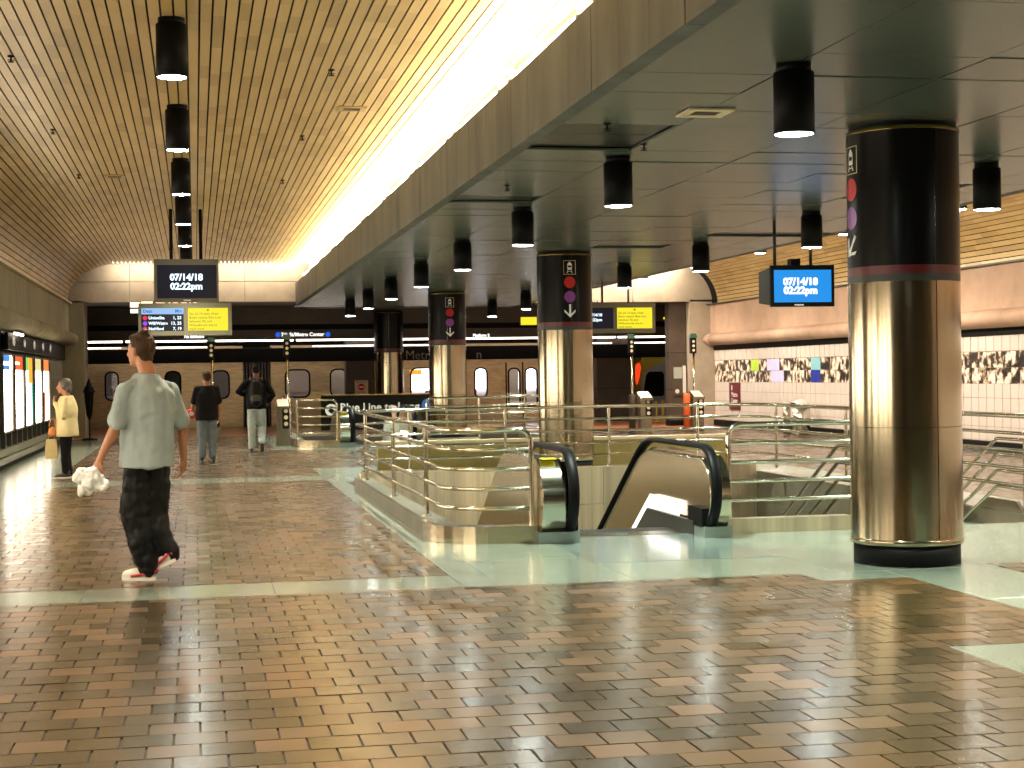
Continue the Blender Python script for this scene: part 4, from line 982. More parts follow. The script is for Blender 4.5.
M['green_cap'] = mat('dark_green_cap', (0.03, 0.09, 0.05), 0.4); M['orange'] = mat('orange_paint', (0.75, 0.12, 0.02), 0.4); M['yellow_bar'] = mat('yellow_paint', (0.6, 0.36, 0.05), 0.4)
validator(1.86, 35.0, 'steel fare validator in front of the far escalator railing')
validator(.40, 37.2, 'steel fare validator hidden behind the man in the black shirt')
validator(10.86, 38.0, 'steel fare validator beside the yellow bars')
validator(12.2, 38.0, 'steel fare validator beside the cream tiled wall')
gate_pole(2.02, 35.75, 'slim sign pole standing at the far escalator railing'); gate_pole(.39, 37.6, 'slim sign pole behind the man in the black shirt')
gate_pole(10.62, 38.3, 'slim sign pole before the train cab'); gate_pole(12.25, 38.4, 'slim sign pole before the brown pillar')
def bollard(x, mt, label):
    t = thing('bollard', label, 'bollard', (x, 37.9, 0), 0)
    MB().lathe([(.085, 0), (.085, .92), (.07, .95), (.001, .955)], 16).build('post', mt, t); MB().lathe([(.12, 0), (.12, .02), (.09, .03)], 16).build('foot', M['dark'], t)
bollard(11.9, M['orange'], 'orange post beside the fare validator by the brown pillar'); bollard(10.5, M['dark_brown'], 'brown post beside the pale topped fare validator')
t = thing('bar_barrier', 'row of yellow upright bars at the platform edge before the train cab', 'barrier', (13.55, 46.2, 0))
for x in (-.4, -.2, 0, .2, .4): MB().box(x-.03, x+.03, -.03, .03, .0, .62).build('bar', M['yellow_bar'], t)
MB().box(-.5, .5, -.05, .05, 0, .04).build('rail', M['yellow_bar'], t)
t = thing('litter_bin', 'steel litter bin with domed lid against the tiled wall', 'bin', (13.62, 34.7, 0))
MB().lathe([(.2, 0), (.2, .62)], 28).build('body', M['steel'], t); MB().lathe([(.21, .62), (.21, .66), (.16, .78), (.05, .82), (.001, .825)], 28).build('lid', M['tile'], t); MB().box(-.215, -.16, -.09, .09, .66, .74).build('opening', M['black'], t)
t = thing('ash_stand', 'slim steel ash stand beside the litter bin', 'bin', (13.62, 35.6, 0)); MB().lathe([(.09, 0), (.09, .7)], 20).build('body', M['rail_dark'], t); MB().lathe([(.10, .7), (.10, .74), (.02, .75)], 20).build('dish', M['tile'], t)
t = thing('folded_umbrella', 'tall dark folded umbrella on a round stand beside the concrete pier', 'umbrella', (-2.58, 40.9, 0))
MB().tube([(0, 0, .03), (0, 0, 1.5)], .018, 8).build('pole', M['dark'], t); MB().lathe([(.2, 0), (.2, .03), (.03, .06)], 20).build('base', M['black'], t)
MB().lathe([(.02, .5), (.07, .62), (.10, .9), (.12, 1.18), (.13, 1.26), (.08, 1.34), (.05, 1.42), (.005, 1.54)], 10).build('canopy', M['black'], t)
MB().tube([(.13*math.cos(2*PI*k/12), .13*math.sin(2*PI*k/12), 1.2) for k in range(12)], .025, 6, closed=True).build('tie_band', M['black'], t)

# ------------------------------------------------------------------ vents, sprinklers
def vent(x, y, z, label, w=.34, mt='cream', d=.34):
    t = thing('air_vent', label, 'vent', (x, y, z)); m = MB()
    for a, b, c, e in ((-w/2, w/2, -d/2, -d*.28), (-w/2, w/2, d*.28, d/2), (-w/2, -w*.3, -d*.28, d*.28), (w*.3, w/2, -d*.28, d*.28)): m.box(a, b, c, e, -.012, .0)
    m.build('frame', M[mt], t, fix=False)
    for k in range(3): MB().box(-w*.3, w*.3, -d*.2+k*d*.18, -d*.12+k*d*.18, -.008, 0).build('louvre', M['dark_brown'], t)
vent(3.62, 11.0, ZL-.004, 'square cream air vent set in the metal ceiling'); vent(1.71, 17.35, 4.396, 'slim vent between slats nearer the fascia', .3, 'slat', .3); vent(-1.08, 23.5, 4.396, 'slim vent between slats over the walkway', .3, 'slat', .3)
SPR = [(1.31, 15.2, 4.4, 'slats near the fascia, first of three'), (1.31, 19.4, 4.4, 'slats near the fascia, second of three'), (1.31, 23.8, 4.4, 'slats near the fascia, third of three'), (-1.57, 14.9, 4.4, 'slats near the concrete wall, first of three'), (-1.57, 19.2, 4.4, 'slats near the concrete wall, second of three'), (-1.57, 23.4, 4.4, 'slats near the concrete wall, third of three'), (3.05, 11.6, ZL, 'metal ceiling before the first drum light'), (3.05, 15.5, ZL, 'metal ceiling beside the dark hatch'), (3.62, 12.6, ZL, 'metal ceiling just beyond the cream vent')]
for x, y, z, l in SPR:
    t = thing('sprinkler', 'small dark sprinkler head below the %s' % l, 'sprinkler', (x, y, z), 0, 'sprinkler heads'); MB().lathe([(.03, 0), (.03, -.01), (.008, -.012), (.008, -.05), (.028, -.052), (.028, -.058)], 10).build('head', M['black'], t); MB().box(-.03, .03, -.004, .004, -.04, -.034).build('arm', M['black'], t)

# ------------------------------------------------------------------ trains beyond the platform
M['train'] = brushed('ribbed_train_steel', (0.60, 0.45, 0.27), 0.3, 0.3, 0.0, radial=False, var=0.2)
M['train'].node_tree.nodes['Principled BSDF'].inputs['Metallic'].default_value = 0.55
M['cabin'] = mat('pale_cabin_lining', (0.75, 0.72, 0.74), 0.5); M['cabin_glow'] = emit('cabin_glow', (0.95, 0.9, 1.0), 7.0)
tr = thing('light_rail_train', 'brown steel light rail train with lit windows standing beyond the platform', 'train', (0, 49, 0))
def train_section(x0, x1, wins, parent):
    """front skin with cut out windows; wins: (x0, x1, z0, z1, lit)"""
    m = MB(); T = .05; x = x0; Z0, Z1 = -.75, 2.45
    for (a, b, c, d, lit) in wins:
        m.box(x, a, 0, T, Z0, Z1); m.box(a, b, 0, T, Z0, c); m.box(a, b, 0, T, d, Z1); x = b
    m.box(x, x1, 0, T, Z0, Z1); m.box(x0, x1, T, 2.5, Z1-.05, Z1); m.box(x0, x0+.04, T, 2.5, Z0, Z1); m.box(x1-.04, x1, T, 2.5, Z0, Z1)
    m.build('body_shell', M['train'], parent, fix=False)
    for z in (-.1, .2, .5): MB().box(x0, x1, -.012, 0, z, z+.03).build('body_rib', M['train'], parent)
    MB().box(x0+.04, x1-.04, 2.4, 2.45, -.6, 2.4).build('cabin_wall', M['cabin'], parent); MB().box(x0+.04, x1-.04, T, 2.4, -.45, -.4).build('cabin_floor', M['dark'], parent)
    for (a, b, c, d, lit) in wins:
        w, h, r = b-a, d-c, min(.16, (b-a)*.4)
        out = []
        for cx, cz, s in ((b-r, d-r, 0), (a+r, d-r, 1), (a+r, c+r, 2), (b-r, c+r, 3)): out += [(cx+r*math.cos(PI/2*(s+q/5)), cz+r*math.sin(PI/2*(s+q/5))) for q in range(6)]
        n = len(out); big = [((p[0]-(a+b)/2)*1.0+(a+b)/2, p[1]) for p in out]
        # frame ring between rounded opening and a slightly larger rounded outline
        big = []
        R = r+.05
        for cx, cz, s in ((b-r, d-r, 0), (a+r, d-r, 1), (a+r, c+r, 2), (b-r, c+r, 3)): big += [(cx+R*math.cos(PI/2*(s+q/5)), cz+R*math.sin(PI/2*(s+q/5))) for q in range(6)]
        m = MB(); vs = [(p[0], -.015, p[1]) for p in out]+[(p[0], -.015, p[1]) for p in big]+[(p[0], .05, p[1]) for p in out]+[(p[0], .0, p[1]) for p in big]
        m.add(vs, [(k, (k+1) % n, n+(k+1) % n, n+k) for k in range(n)]+[(k, (k+1) % n, 2*n+(k+1) % n, 2*n+k) for k in range(n)]+[(n+k, n+(k+1) % n, 3*n+(k+1) % n, 3*n+k) for k in range(n)])
        for p, q in (((a, c), 2), ((b, c), 3), ((b, d), 0), ((a, d), 1)): pass
        fr = m.build('window_frame', M['black'], parent, fix=False)
        m = MB(); m.add([(p[0], .02, p[1]) for p in out], [tuple(range(n))]); m.build('pane', M['glass'], fr)
        # corners behind the rounded frame
        m = MB(); vs = [(p[0], .045, p[1]) for p in out]; cs = [(b, .045, d), (a, .045, d), (a, .045, c), (b, .045, c)]
        m.add(vs+cs, [(s*6+q, s*6+q+1, n+s) for s in range(4) for q in range(5)]); m.build('corner_gusset', M['black'], fr, fix=False)
        if lit < 1:
            MB().box(a-.05, b+.05, .35, .38, c-.1, d+.1).build('window_backing', M['dark'] if lit == 0 else M['cabin'], parent)  # backing sheet added to set how dark the window looks
        if lit > 0:
            MB().box(a-.05, b+.05, .25, .4, 1.95, 2.0).build('cabin_tube', M['cabin_glow'], parent)
            MB().box((a+b)/2-.5, (a+b)/2+.7, 2.3, 2.36, 1.0, 1.9).build('lit_cabin_panel', M['cabin_glow'] if lit > 1 else M['cabin'], parent)  # backdrop added; glows behind the brightest windows to imitate the lit interior
    return
WZ = (.90, 1.68)
train_section(-5.5, 1.42, [(-2.59, -2.27, *WZ, 1), (-.85, -.45, *WZ, 0), (.52, .98, *WZ, 1)], tr)
train_section(2.25, 12.6, [(2.72, 3.40, *WZ, 1), (4.08, 4.53, *WZ, .5), (6.55, 7.28, .8, 1.68, 2), (8.55, 8.89, .8, 1.66, 2), (9.62, 9.93, .5, 1.64, .5), (10.16, 10.48, .5, 1.64, 2)], tr)
m = MB()
for k in range(9): m.box(1.42+k*.093, 1.42+k*.093+.05, .05+.03*(k % 2), 2.4, -.7, 2.4)
m.build('bellows', M['dark_brown'], tr, fix=False)
for x in (9.52, 10.05, 10.58): MB().box(x-.02, x+.02, -.02, .0, -.45, 1.85).build('door_edge', M['black'], tr)
MB().box(6.5, 6.86, -.012, .02, 1.50, 1.66).build('destination_sign', M['amber'], tr)
MB().box(-5.5, 12.6, .3, 2.3, -.95, -.7).build('underframe', M['black'], tr)
cb = thing('train_cab', 'silver train cab with yellow sweep, red tail lamp and dark side window', 'train', (0, 48.9, 0))
def outline(pts, y0, y1, mt, name):
    m = MB(); m.prism(pts, y0, y1, 'y'); return m.build(name, M[mt] if isinstance(mt, str) else mt, cb)
M['cab_grey'] = mat('silver_cab_paint', (0.33, 0.32, 0.30), 0.35, 0.3); M['cab_yellow'] = mat('olive_yellow_cab_paint', (0.30, 0.23, 0.015), 0.35)
outline([(13.62, -.7), (13.72, .5), (13.92, 1.55), (14.25, 1.80), (15.2, 1.92), (18, 1.92), (18, -.7)], 0, 2.4, 'cab_grey', 'body')
outline([(13.72, .4), (13.60, .4), (13.66, 1.5), (13.9, 2.0), (14.4, 2.2), (15.2, 2.28), (18, 2.28), (18, 1.92), (15.2, 1.92), (14.5, 1.80), (14.1, 1.6), (13.92, 1.45)], -.04, 2.44, 'cab_yellow', 'yellow_sweep')
outline([(13.9, .72), (14.55, .72), (14.60, .78), (14.60, 1.42), (14.54, 1.5), (14.12, 1.5), (14.02, 1.4)], -.02, .0, 'black_gloss', 'side_window')
outline([(14.74, -.5), (14.9, -.5), (14.9, 1.75), (14.74, 1.75)], -.03, 0, 'dark_brown', 'door_edge')
M['tail'] = emit('tail_lamp_red', (1.0, 0.05, 0.01), 1.2)
outline([(13.64, 1.25), (13.70, 1.08), (13.78, 1.3), (13.84, 1.66), (13.77, 1.80), (13.66, 1.7)], -.06, -.04, M['tail'], 'tail_lamp')
outline([(13.40, 1.56), (13.66, 1.56), (13.66, 1.72), (13.40, 1.72)], .1, .3, 'lit_yellow', 'destination_sign')
outline([(13.42, .4), (13.6, .4), (13.66, 1.5), (13.42, 1.5)], .2, 2.4, 'black_gloss', 'windscreen')
outline([(13.4, 1.74), (13.72, 2.0), (13.72, 2.05), (13.4, 1.80)], .0, .04, 'cream', 'wiper_arm')

# ------------------------------------------------------------------ people
def V(*a): return Vector(a)
TMP = bpy.data.scenes.new('workbench')     # an empty scene in which limbs are fused quickly
class Blob:
    """tapered limbs, ellipsoids and lofts fused into one continuous surface"""
    def __init__(s): s.m = MB()
    def limb(s, pts, rs, n=14):
        pts = [Vector(p) for p in pts]
        # resample so that the joints stay round
        P, R = [], []
        for i in range(len(pts)-1):
            for k in range(4): P.append(pts[i].lerp(pts[i+1], k/4)); R.append(rs[i]+(rs[i+1]-rs[i])*k/4)
        P.append(pts[-1]); R.append(rs[-1])
        s.m.tube(P, R, n)
        for p, r in zip(pts, rs): s.m.ball(p, r*1.0, 12, 8)
        return s
    def ell(s, c, r, M3=None): s.m.ball(c, r, 16, 10, M3); return s
    def loft(s, rings, n=24):
        """rings: (x, y, z, rx, ry, yaw)"""
        vs = []
        for (x, y, z, rx, ry, yw) in rings:
            for k in range(n):
                a = 2*PI*k/n; u, v = rx*math.cos(a), ry*math.sin(a)
                vs.append((x+u*math.cos(yw)-v*math.sin(yw), y+u*math.sin(yw)+v*math.cos(yw), z))
        fs = [(j*n+i, j*n+(i+1) % n, (j+1)*n+(i+1) % n, (j+1)*n+i) for j in range(len(rings)-1) for i in range(n)]
        fs += [tuple(range(n))[::-1], tuple(range((len(rings)-1)*n, len(rings)*n))]
        s.m.add(vs, fs); return s
    def build(s, name, mt, parent, vox, sm=3, wob=0.0, ws=9.0):
        me = s.m.mesh(name); o = bpy.data.objects.new(name, me); TMP.collection.objects.link(o)
        r = o.modifiers.new('remesh', 'REMESH'); r.mode = 'VOXEL'; r.voxel_size = vox; r.use_smooth_shade = True
        f = o.modifiers.new('smooth', 'SMOOTH'); f.factor = 0.5; f.iterations = sm
        TMP.view_layers[0].update(); dg = TMP.view_layers[0].depsgraph
        m2 = bpy.data.meshes.new_from_object(o.evaluated_get(dg)); o.modifiers.clear(); o.data = m2; TMP.collection.objects.unlink(o); COL.objects.link(o); m2.name = name
        if wob:
            from mathutils import noise
            out = []
            for v in m2.vertices:
                q = v.co*ws; out.append(v.co + v.normal*wob*(noise.noise(Vector((q.x, q.y, q.z*.45)))+.5*noise.noise(q*2.1)))
            m2.vertices.foreach_set('co', [c for p in out for c in p])
        m2.polygons.foreach_set('use_smooth', [True]*len(m2.polygons)); m2.update()
        m2.materials.clear(); m2.materials.append(mt); o.parent = parent
        return o
def hand(b, w, d, nrm, thumb_side, sc=1.0, curl=0.5):
    """five fingered hand: w wrist, d direction of the fingers, nrm palm normal, thumb side +1/-1"""
    d = Vector(d).normalized(); nrm = (Vector(nrm)-d*Vector(nrm).dot(d)).normalized(); s = d.cross(nrm)*thumb_side
    w = Vector(w)
    pm = w+d*.05*sc
    b.limb([w, pm+s*.012*sc, w+d*.09*sc+s*.018*sc], [.024*sc, .026*sc, .018*sc], 10); b.limb([w, pm-s*.014*sc, w+d*.085*sc-s*.022*sc], [.022*sc, .024*sc, .016*sc], 10)
    for k, (off, L) in enumerate(((.030, .070), (.010, .078), (-.011, .072), (-.031, .056))):
        p0 = w+d*.085*sc+s*off*sc; a1, a2, a3 = curl*.7, curl*1.7, curl*2.4
        f = lambda a: d*math.cos(a)+nrm*math.sin(a)
        p1 = p0+f(a1)*L*.45*sc; p2 = p1+f(a2)*L*.32*sc; p3 = p2+f(a3)*L*.23*sc
        b.limb([p0, p1, p2, p3], [.0098*sc, .0092*sc, .0085*sc, .0075*sc], 8)
    t0 = w+d*.03*sc+s*.024*sc; t1 = t0+(d*.6+s*.75+nrm*.3).normalized()*.036*sc; t2 = t1+(d*.85+s*.2+nrm*.55).normalized()*.03*sc
    b.limb([t0, t1, t2], [.013*sc, .0115*sc, .009*sc], 8)
def head_frame(c, yaw, pitch=0.0, sc=1.0):
    R = Matrix.Rotation(yaw, 3, 'Z') @ Matrix.Rotation(pitch, 3, 'Y')     # local +x is the face direction
    return lambda x, y, z: Vector(c)+R @ Vector((x, y, z))*sc, R
def head(b, c, yaw, pitch=0.0, sc=1.0, neck=None):
    P, R = head_frame(c, yaw, pitch, sc)
    def E(x, y, z, rx, ry, rz): b.ell(P(x, y, z), (rx*sc, ry*sc, rz*sc), R)
    E(-.005, 0, .025, .098, .076, .100); E(.03, 0, -.045, .064, .060, .072); E(.066, 0, -.092, .026, .032, .022)
    E(.066, 0, .032, .03, .058, .02); E(.058, .036, -.02, .03, .024, .03); E(.058, -.036, -.02, .03, .024, .03)
    b.limb([P(.090, 0, .018), P(.112, 0, -.022)], [.010*sc, .0155*sc], 8); E(.104, .012, -.026, .01, .009, .008); E(.104, -.012, -.026, .01, .009, .008)
    E(.086, 0, -.052, .014, .026, .009); E(.084, 0, -.066, .014, .024, .009)
    for q in (-1, 1): E(-.006, q*.078, -.008, .022, .011, .033); E(-.012, q*.088, .004, .016, .006, .022)
    if neck is not None: b.limb([P(-.02, 0, -.06), Vector(neck)], [.056*sc, .062*sc], 14)
    return P, R
def eyes(t, c, yaw, pitch, sc):
    P, R = head_frame(c, yaw, pitch, sc)
    for q in (-1, 1):
        e = MB().ball(P(.072, q*.030, .008), .013*sc).build('eye', M['white'], t)
        MB().ball(P(.0805, q*.030, .008), .0068*sc, 10, 6).build('iris', M['txt_dark'], e)
        MB().tube([P(.094, q*.016, .030), P(.090, q*.032, .036), P(.080, q*.050, .030)], .005*sc, 6).build('eyebrow', M['hair_brown'], t)
def shoe(t, heel, toe, mt, sole, sc=1.0, trim=None):
    heel, toe = Vector(heel), Vector(toe); d = (toe-heel); L = d.length; d.normalize(); side = d.cross(V(0, 0, 1)).normalized(); n = side.cross(d).normalized()
    b = Blob(); h = heel; w = .044*sc
    b.limb([h+d*.035*sc+n*.058*sc, h+d*L*.45+n*.052*sc, h+d*L*.80+n*.040*sc, toe-d*.03*sc+n*.034*sc], [.040*sc, .042*sc, .036*sc, .028*sc], 12)
    b.limb([h+d*.04*sc+n*.09*sc, h+d*.04*sc+n*.105*sc], [.040*sc, .040*sc])
    o = b.build('shoe', mt, t, .011*sc, 2)
    m = MB(); k = 18; pts = []
    for i in range(k):
        a = 2*PI*i/k; ll = (L/2)*math.cos(a); ww = (.040+.008*math.cos(a))*sc*math.sin(a); pts.append(h+d*(L/2+ll)+side*ww)
    vs = [p for p in pts]+[p+n*.026*sc for p in pts]
    m.add(vs, [tuple(range(k))[::-1], tuple(range(k, 2*k))]+[(i, (i+1) % k, k+(i+1) % k, k+i) for i in range(k)]); m.build('sole', sole, o)
    if trim:
        m = MB()
        for e in (-1, 1): m.tube([h+d*.02*sc+side*e*.040*sc+n*.07*sc, h+d*.09*sc+side*e*.047*sc+n*.045*sc, h+d*.17*sc+side*e*.046*sc+n*.032*sc], .010*sc, 6)
        m.tube([h+d*.005*sc+side*.03*sc+n*.06*sc, h-d*.004*sc+n*.075*sc, h+d*.005*sc-side*.03*sc+n*.06*sc], .012*sc, 6); m.build('red_trim', trim, o)
    return o
M['skin'] = mat('warm_skin', (0.37, 0.155, 0.07), 0.5, var=0.08, scale=12); M['skin2'] = mat('pale_skin', (0.52, 0.27, 0.16), 0.5); M['skin3'] = mat('brown_skin', (0.16, 0.075, 0.04), 0.5)
M['hair_brown'] = mat('dark_brown_hair', (0.040, 0.021, 0.009), 0.6, spec=.15, var=0.5, scale=60, bump=0.6, bscale=90, stretch=(1, 1, .3)); M['hair_grey'] = mat('dark_grey_hair', (0.07, 0.06, 0.05), 0.55, var=0.4, scale=50, bump=0.5, bscale=80); M['hair_white'] = mat('white_hair', (0.6, 0.55, 0.5), 0.6)
M['tee'] = mat('grey_blue_jersey', (0.30, 0.35, 0.335), 0.85, var=0.06, scale=5, bump=0.25, bscale=9); M['pants'] = mat('black_nylon', (0.004, 0.0045, 0.005), 0.5, spec=.2, bump=0.3, bscale=12)
M['cream_jacket'] = mat('cream_jacket_cloth', (0.62, 0.52, 0.27), 0.8, var=0.08, scale=6, bump=0.25, bscale=12); M['black_cloth'] = mat('black_cloth', (0.005, 0.005, 0.006), 0.85, spec=.15, bump=0.2, bscale=14)
M['jeans'] = mat('grey_blue_jeans', (0.11, 0.14, 0.15), 0.85, var=0.2, scale=9, bump=0.2, bscale=14); M['pale_jeans'] = mat('pale_wash_jeans', (0.36, 0.43, 0.41), 0.85, var=0.2, scale=8, bump=0.2, bscale=14)
M['shoe_white'] = mat('cream_white_shoe', (0.72, 0.66, 0.55), 0.5); M['shoe_red'] = mat('red_shoe_trim', (0.55, 0.03, 0.05), 0.5); M['shoe_black'] = mat('black_shoe', (0.012, 0.011, 0.01), 0.45)
M['plastic'] = mat('crumpled_white_plastic', (0.78, 0.76, 0.70), 0.35, bump=0.5, bscale=30); M['red_bag'] = mat('red_bag_cloth', (0.62, 0.03, 0.03), 0.55); M['tan_bag'] = mat('orange_tan_leather', (0.55, 0.20, 0.05), 0.5); M['paper'] = mat('beige_paper', (0.55, 0.42, 0.19), 0.7, var=0.1)
M['grey_cloth'] = mat('grey_top_cloth', (0.30, 0.28, 0.22), 0.8); M['pale_cap'] = mat('pale_pink_cap', (0.62, 0.42, 0.36), 0.7)

def person(label, loc, J, st):
    """J: joints in local metres; st: style. The skin is one continuous body, clothes are its children."""
    t = thing('person', label, 'person', loc); vx = st.get('vox', .014); k = st.get('k', 1.0); fy = st['face']; by = st['body']
    hd = Vector(J['head']); nk = Vector(J['neck']); b = Blob(); side = by-PI/2      # local x of a ring runs across the shoulders
    head(b, hd, fy, st.get('pitch', 0), k*st.get('hk', 1.0), nk)
    pel = Vector(J['pel'])
    b.loft([(pel.x, pel.y, pel.z-.05, .13*k, .09*k, side), ((pel.x+nk.x)/2, (pel.y+nk.y)/2, (pel.z+nk.z)/2, .13*k, .085*k, side), (nk.x, nk.y, nk.z-.10*k, .13*k, .075*k, side), (nk.x, nk.y, nk.z, .055*k, .05*k, side)])
    for q in 'LR':
        sh, el, wr = Vector(J['sh'+q]), Vector(J['el'+q]), Vector(J['wr'+q])
        b.limb([nk-V(0, 0, .05*k), sh], [.055*k, .05*k]); mid = el.lerp(wr, .3)
        b.limb([sh, sh.lerp(el, .45), el, mid, wr], [.052*k, .046*k, .037*k, .038*k, .025*k])
        hp = J.get('hand'+q) or ((wr-el).normalized(), V(math.cos(by), math.sin(by), 0)*.3 + (V(-math.sin(by), math.cos(by), 0)*(-1 if q == 'L' else 1)))
        hand(b, wr, hp[0], hp[1], J.get('thumb'+q, 1 if q == 'L' else -1), k*st.get('handk', 1.0), st.get('curl'+q, .45))
        hp_, kn, an = Vector(J['hip'+q]), Vector(J['kn'+q]), Vector(J['an'+q])
        b.limb([hp_, kn, kn.lerp(an, .35), an], [.075*k, .05*k, .05*k, .033*k])
    b.build('body', st['skin'], t, vx, 2)
    eyes(t, hd, fy, st.get('pitch', 0), k*st.get('hk', 1.0))
    # top
    b = Blob(); hz = st['hem']; L = nk.z-.02; sw = st.get('sw', .185)*k; sd = st.get('sd', .115)*k
    c0 = Vector((J.get('hemc') or (pel.x, pel.y, 0))); 
    rings = [(c0.x, c0.y, hz, sw*st.get('hemw', .98), sd*1.08, side), (c0.x, c0.y, hz+.03, sw*st.get('hemw', .98)*1.0, sd*1.08, side), ((c0.x+nk.x)/2, (c0.y+nk.y)/2, (hz+L)/2-.03, sw*.95, sd*1.02, side), (nk.x, nk.y, L-.26*k, sw*1.02, sd*1.05, side), (nk.x, nk.y, L-.14*k, sw*.98, sd*.95, side), (nk.x, nk.y, L-.05*k, sw*.62, sd*.78, side), (nk.x, nk.y, L+.012, sw*.42, sd*.62, side)]
    b.loft(rings)
    for q in 'LR':
        sh, el, wr = Vector(J['sh'+q]), Vector(J['el'+q]), Vector(J['wr'+q])
        b.limb([nk-V(0, 0, .055*k), sh], [.060*k, .060*k])
        if st['sleeve'] == 'short': b.limb([sh, sh.lerp(el, .45), sh.lerp(el, .86)], [.062*k, .064*k, .070*k])
        else: b.limb([sh, el, wr.lerp(el, .12)], [.066*k, .055*k, .046*k])
    o = b.build('shirt' if st['sleeve'] == 'short' else 'jacket', st['top'], t, vx*.95, 3, st.get('wob', .008), 8)
    # trousers
    b = Blob(); hl = (Vector(J['hipL'])+Vector(J['hipR']))/2
    b.loft([(hl.x, hl.y, hl.z-.07*k, st.get('hipw', .165)*k, .115*k, side), (hl.x, hl.y, hl.z+.06*k, st.get('hipw', .165)*k, .115*k, side), (c0.x, c0.y, hz+.05, .155*k, .105*k, side)])
    lr = st.get('leg', (.098, .078, .072, .066))
    for q in 'LR':
        hp_, kn, an = Vector(J['hip'+q]), Vector(J['kn'+q]), Vector(J['an'+q])
        b.limb([hp_, hp_.lerp(kn, .5), kn, kn.lerp(an, .55), an+V(0, 0, .012)], [lr[0]*k, (lr[0]+lr[1])/2*k, lr[1]*k, lr[2]*k, lr[3]*k])
    b.build('trousers', st['bottom'], t, vx, 3, st.get('wob', .008)*1.3, 9)
    for q in 'LR': shoe(t, J['heel'+q], J['toe'+q], st['shoe'], st['sole'], k, st.get('trim'))
    # hair
    P, R = head_frame(hd, fy, st.get('pitch', 0), k*st.get('hk', 1.0)); s = k*st.get('hk', 1.0)
    b = Blob()
    for (x, y, z, rx, ry, rz) in st['hair_parts']: b.ell(P(x, y, z), (rx*s, ry*s, rz*s), R)
    b.build(st.get('hair_name', 'hair'), st['hair'], t, .010*s+.002, 2, .004, 40)
    return t
SHORT = [(-.022, 0, .052, .096, .082, .086), (-.055, 0, .0, .060, .074, .075), (.03, 0, .105, .055, .06, .03), (-.04, .058, .01, .04, .026, .05), (-.04, -.058, .01, .04, .026, .05)]
def joints(by, H, arms='down', stride=0.0, lean=0.0, lift=0.0):
    """default standing skeleton; by = body direction, H = height"""
    k = H/1.75; f = V(math.cos(by), math.sin(by), 0); l = V(-math.sin(by), math.cos(by), 0); u = V(0, 0, 1)
    def p(a, b, c): return f*a*k+l*b*k+u*c*k
    J = {'head': p(.03+lean, 0, 1.625), 'neck': p(lean*.8, 0, 1.475), 'pel': p(0, 0, .93)}
    for q, s in (('L', 1), ('R', -1)):
        J['sh'+q] = p(lean*.7, s*.185, 1.41); J['el'+q] = p(-.03+lean*.5, s*.235, 1.12); J['wr'+q] = p(.06, s*.25, .88)
        st = stride*s
        J['hip'+q] = p(0, s*.085, .90); J['kn'+q] = p(.03+st*.5, s*.095, .49); J['an'+q] = p(st, s*.10, .09)
        J['heel'+q] = p(st-.07, s*.105, 0); J['toe'+q] = p(st+.20, s*.125, .0)
    J['_p'] = p
    return J, k

# the man walking away in a grey tee shirt
by = math.radians(123)
J = {'head': V(-.005, .05, 1.705), 'neck': V(.045, .0, 1.545), 'pel': V(.035, 0, .92), 'hemc': (.030, 0, 0),
     'shL': V(-.120, -.10, 1.405), 'elL': V(-.185, -.15, 1.15), 'wrL': V(-.30, -.13, .915),
     'shR': V(.210, .095, 1.405), 'elR': V(.285, .10, 1.145), 'wrR': V(.295, .16, .90),
     'handL': (V(-.35, .1, -.9), V(.8, .5, -.2)), 'handR': (V(-.03, .15, -1), V(-.9, .3, 0)),
     'hipL': V(-.045, -.045, .90), 'knL': V(-.06, .0, .47), 'anL': V(.025, .0, .095), 'heelL': V(.085, -.02, .0), 'toeL': V(-.17, .09, .0),
     'hipR': V(.105, .045, .90), 'knR': V(.06, .08, .46), 'anR': V(.165, .05, .20), 'heelR': V(.235, .0, .135), 'toeR': V(-.01, .09, .015)}
man = person('person in grey tee shirt and black pants walking away with a white bag', (-.39, 12.2, 0), J,
    {'face': math.radians(142), 'body': by, 'vox': .008, 'k': 1.05, 'hk': .98, 'skin': M['skin'], 'top': M['tee'], 'sleeve': 'short', 'hem': .845, 'bottom': M['pants'], 'shoe': M['shoe_white'], 'sole': M['shoe_white'], 'trim': M['shoe_red'],
     'hair': M['hair_brown'], 'sw': .198, 'sd': .16, 'hemw': 1.02, 'wob': .020, 'leg': (.090, .102, .092, .086), 'hipw': .142, 'curlL': 1.0, 'curlR': .5, 'handk': 1.05,
     'hair_parts': [(-.018, 0, .056, .098, .083, .088), (-.050, 0, .030, .072, .076, .075), (-.058, 0, -.050, .036, .058, .050), (.035, 0, .100, .055, .06, .030), (-.050, .010, .135, .034, .036, .030), (-.045, .058, .01, .036, .026, .055), (-.045, -.058, .01, .036, .026, .055)]})
b = Blob(); random.seed(3)
c = V(-.36, -.13, .775)
for q in range(26):
    a = random.uniform(0, 2*PI); r = random.uniform(.03, .10); b.ell(c+V(r*math.cos(a)*1.1, r*math.sin(a)*.8, random.uniform(-.08, .055)), (random.uniform(.022, .05), random.uniform(.022, .05), random.uniform(.022, .05)))
b.limb([c+V(.02, 0, .04), V(-.325, -.12, .855)], [.05, .026]); b.limb([c+V(-.06, 0, -.06), c+V(-.085, 0, -.105)], [.05, .03])
o = b.build('plastic_bag', M['plastic'], None, .008, 1, .016, 26); o.location = (-.39, 12.2, 0); tag(o, 'crumpled white plastic bag held by the person in the grey tee shirt', 'bag')
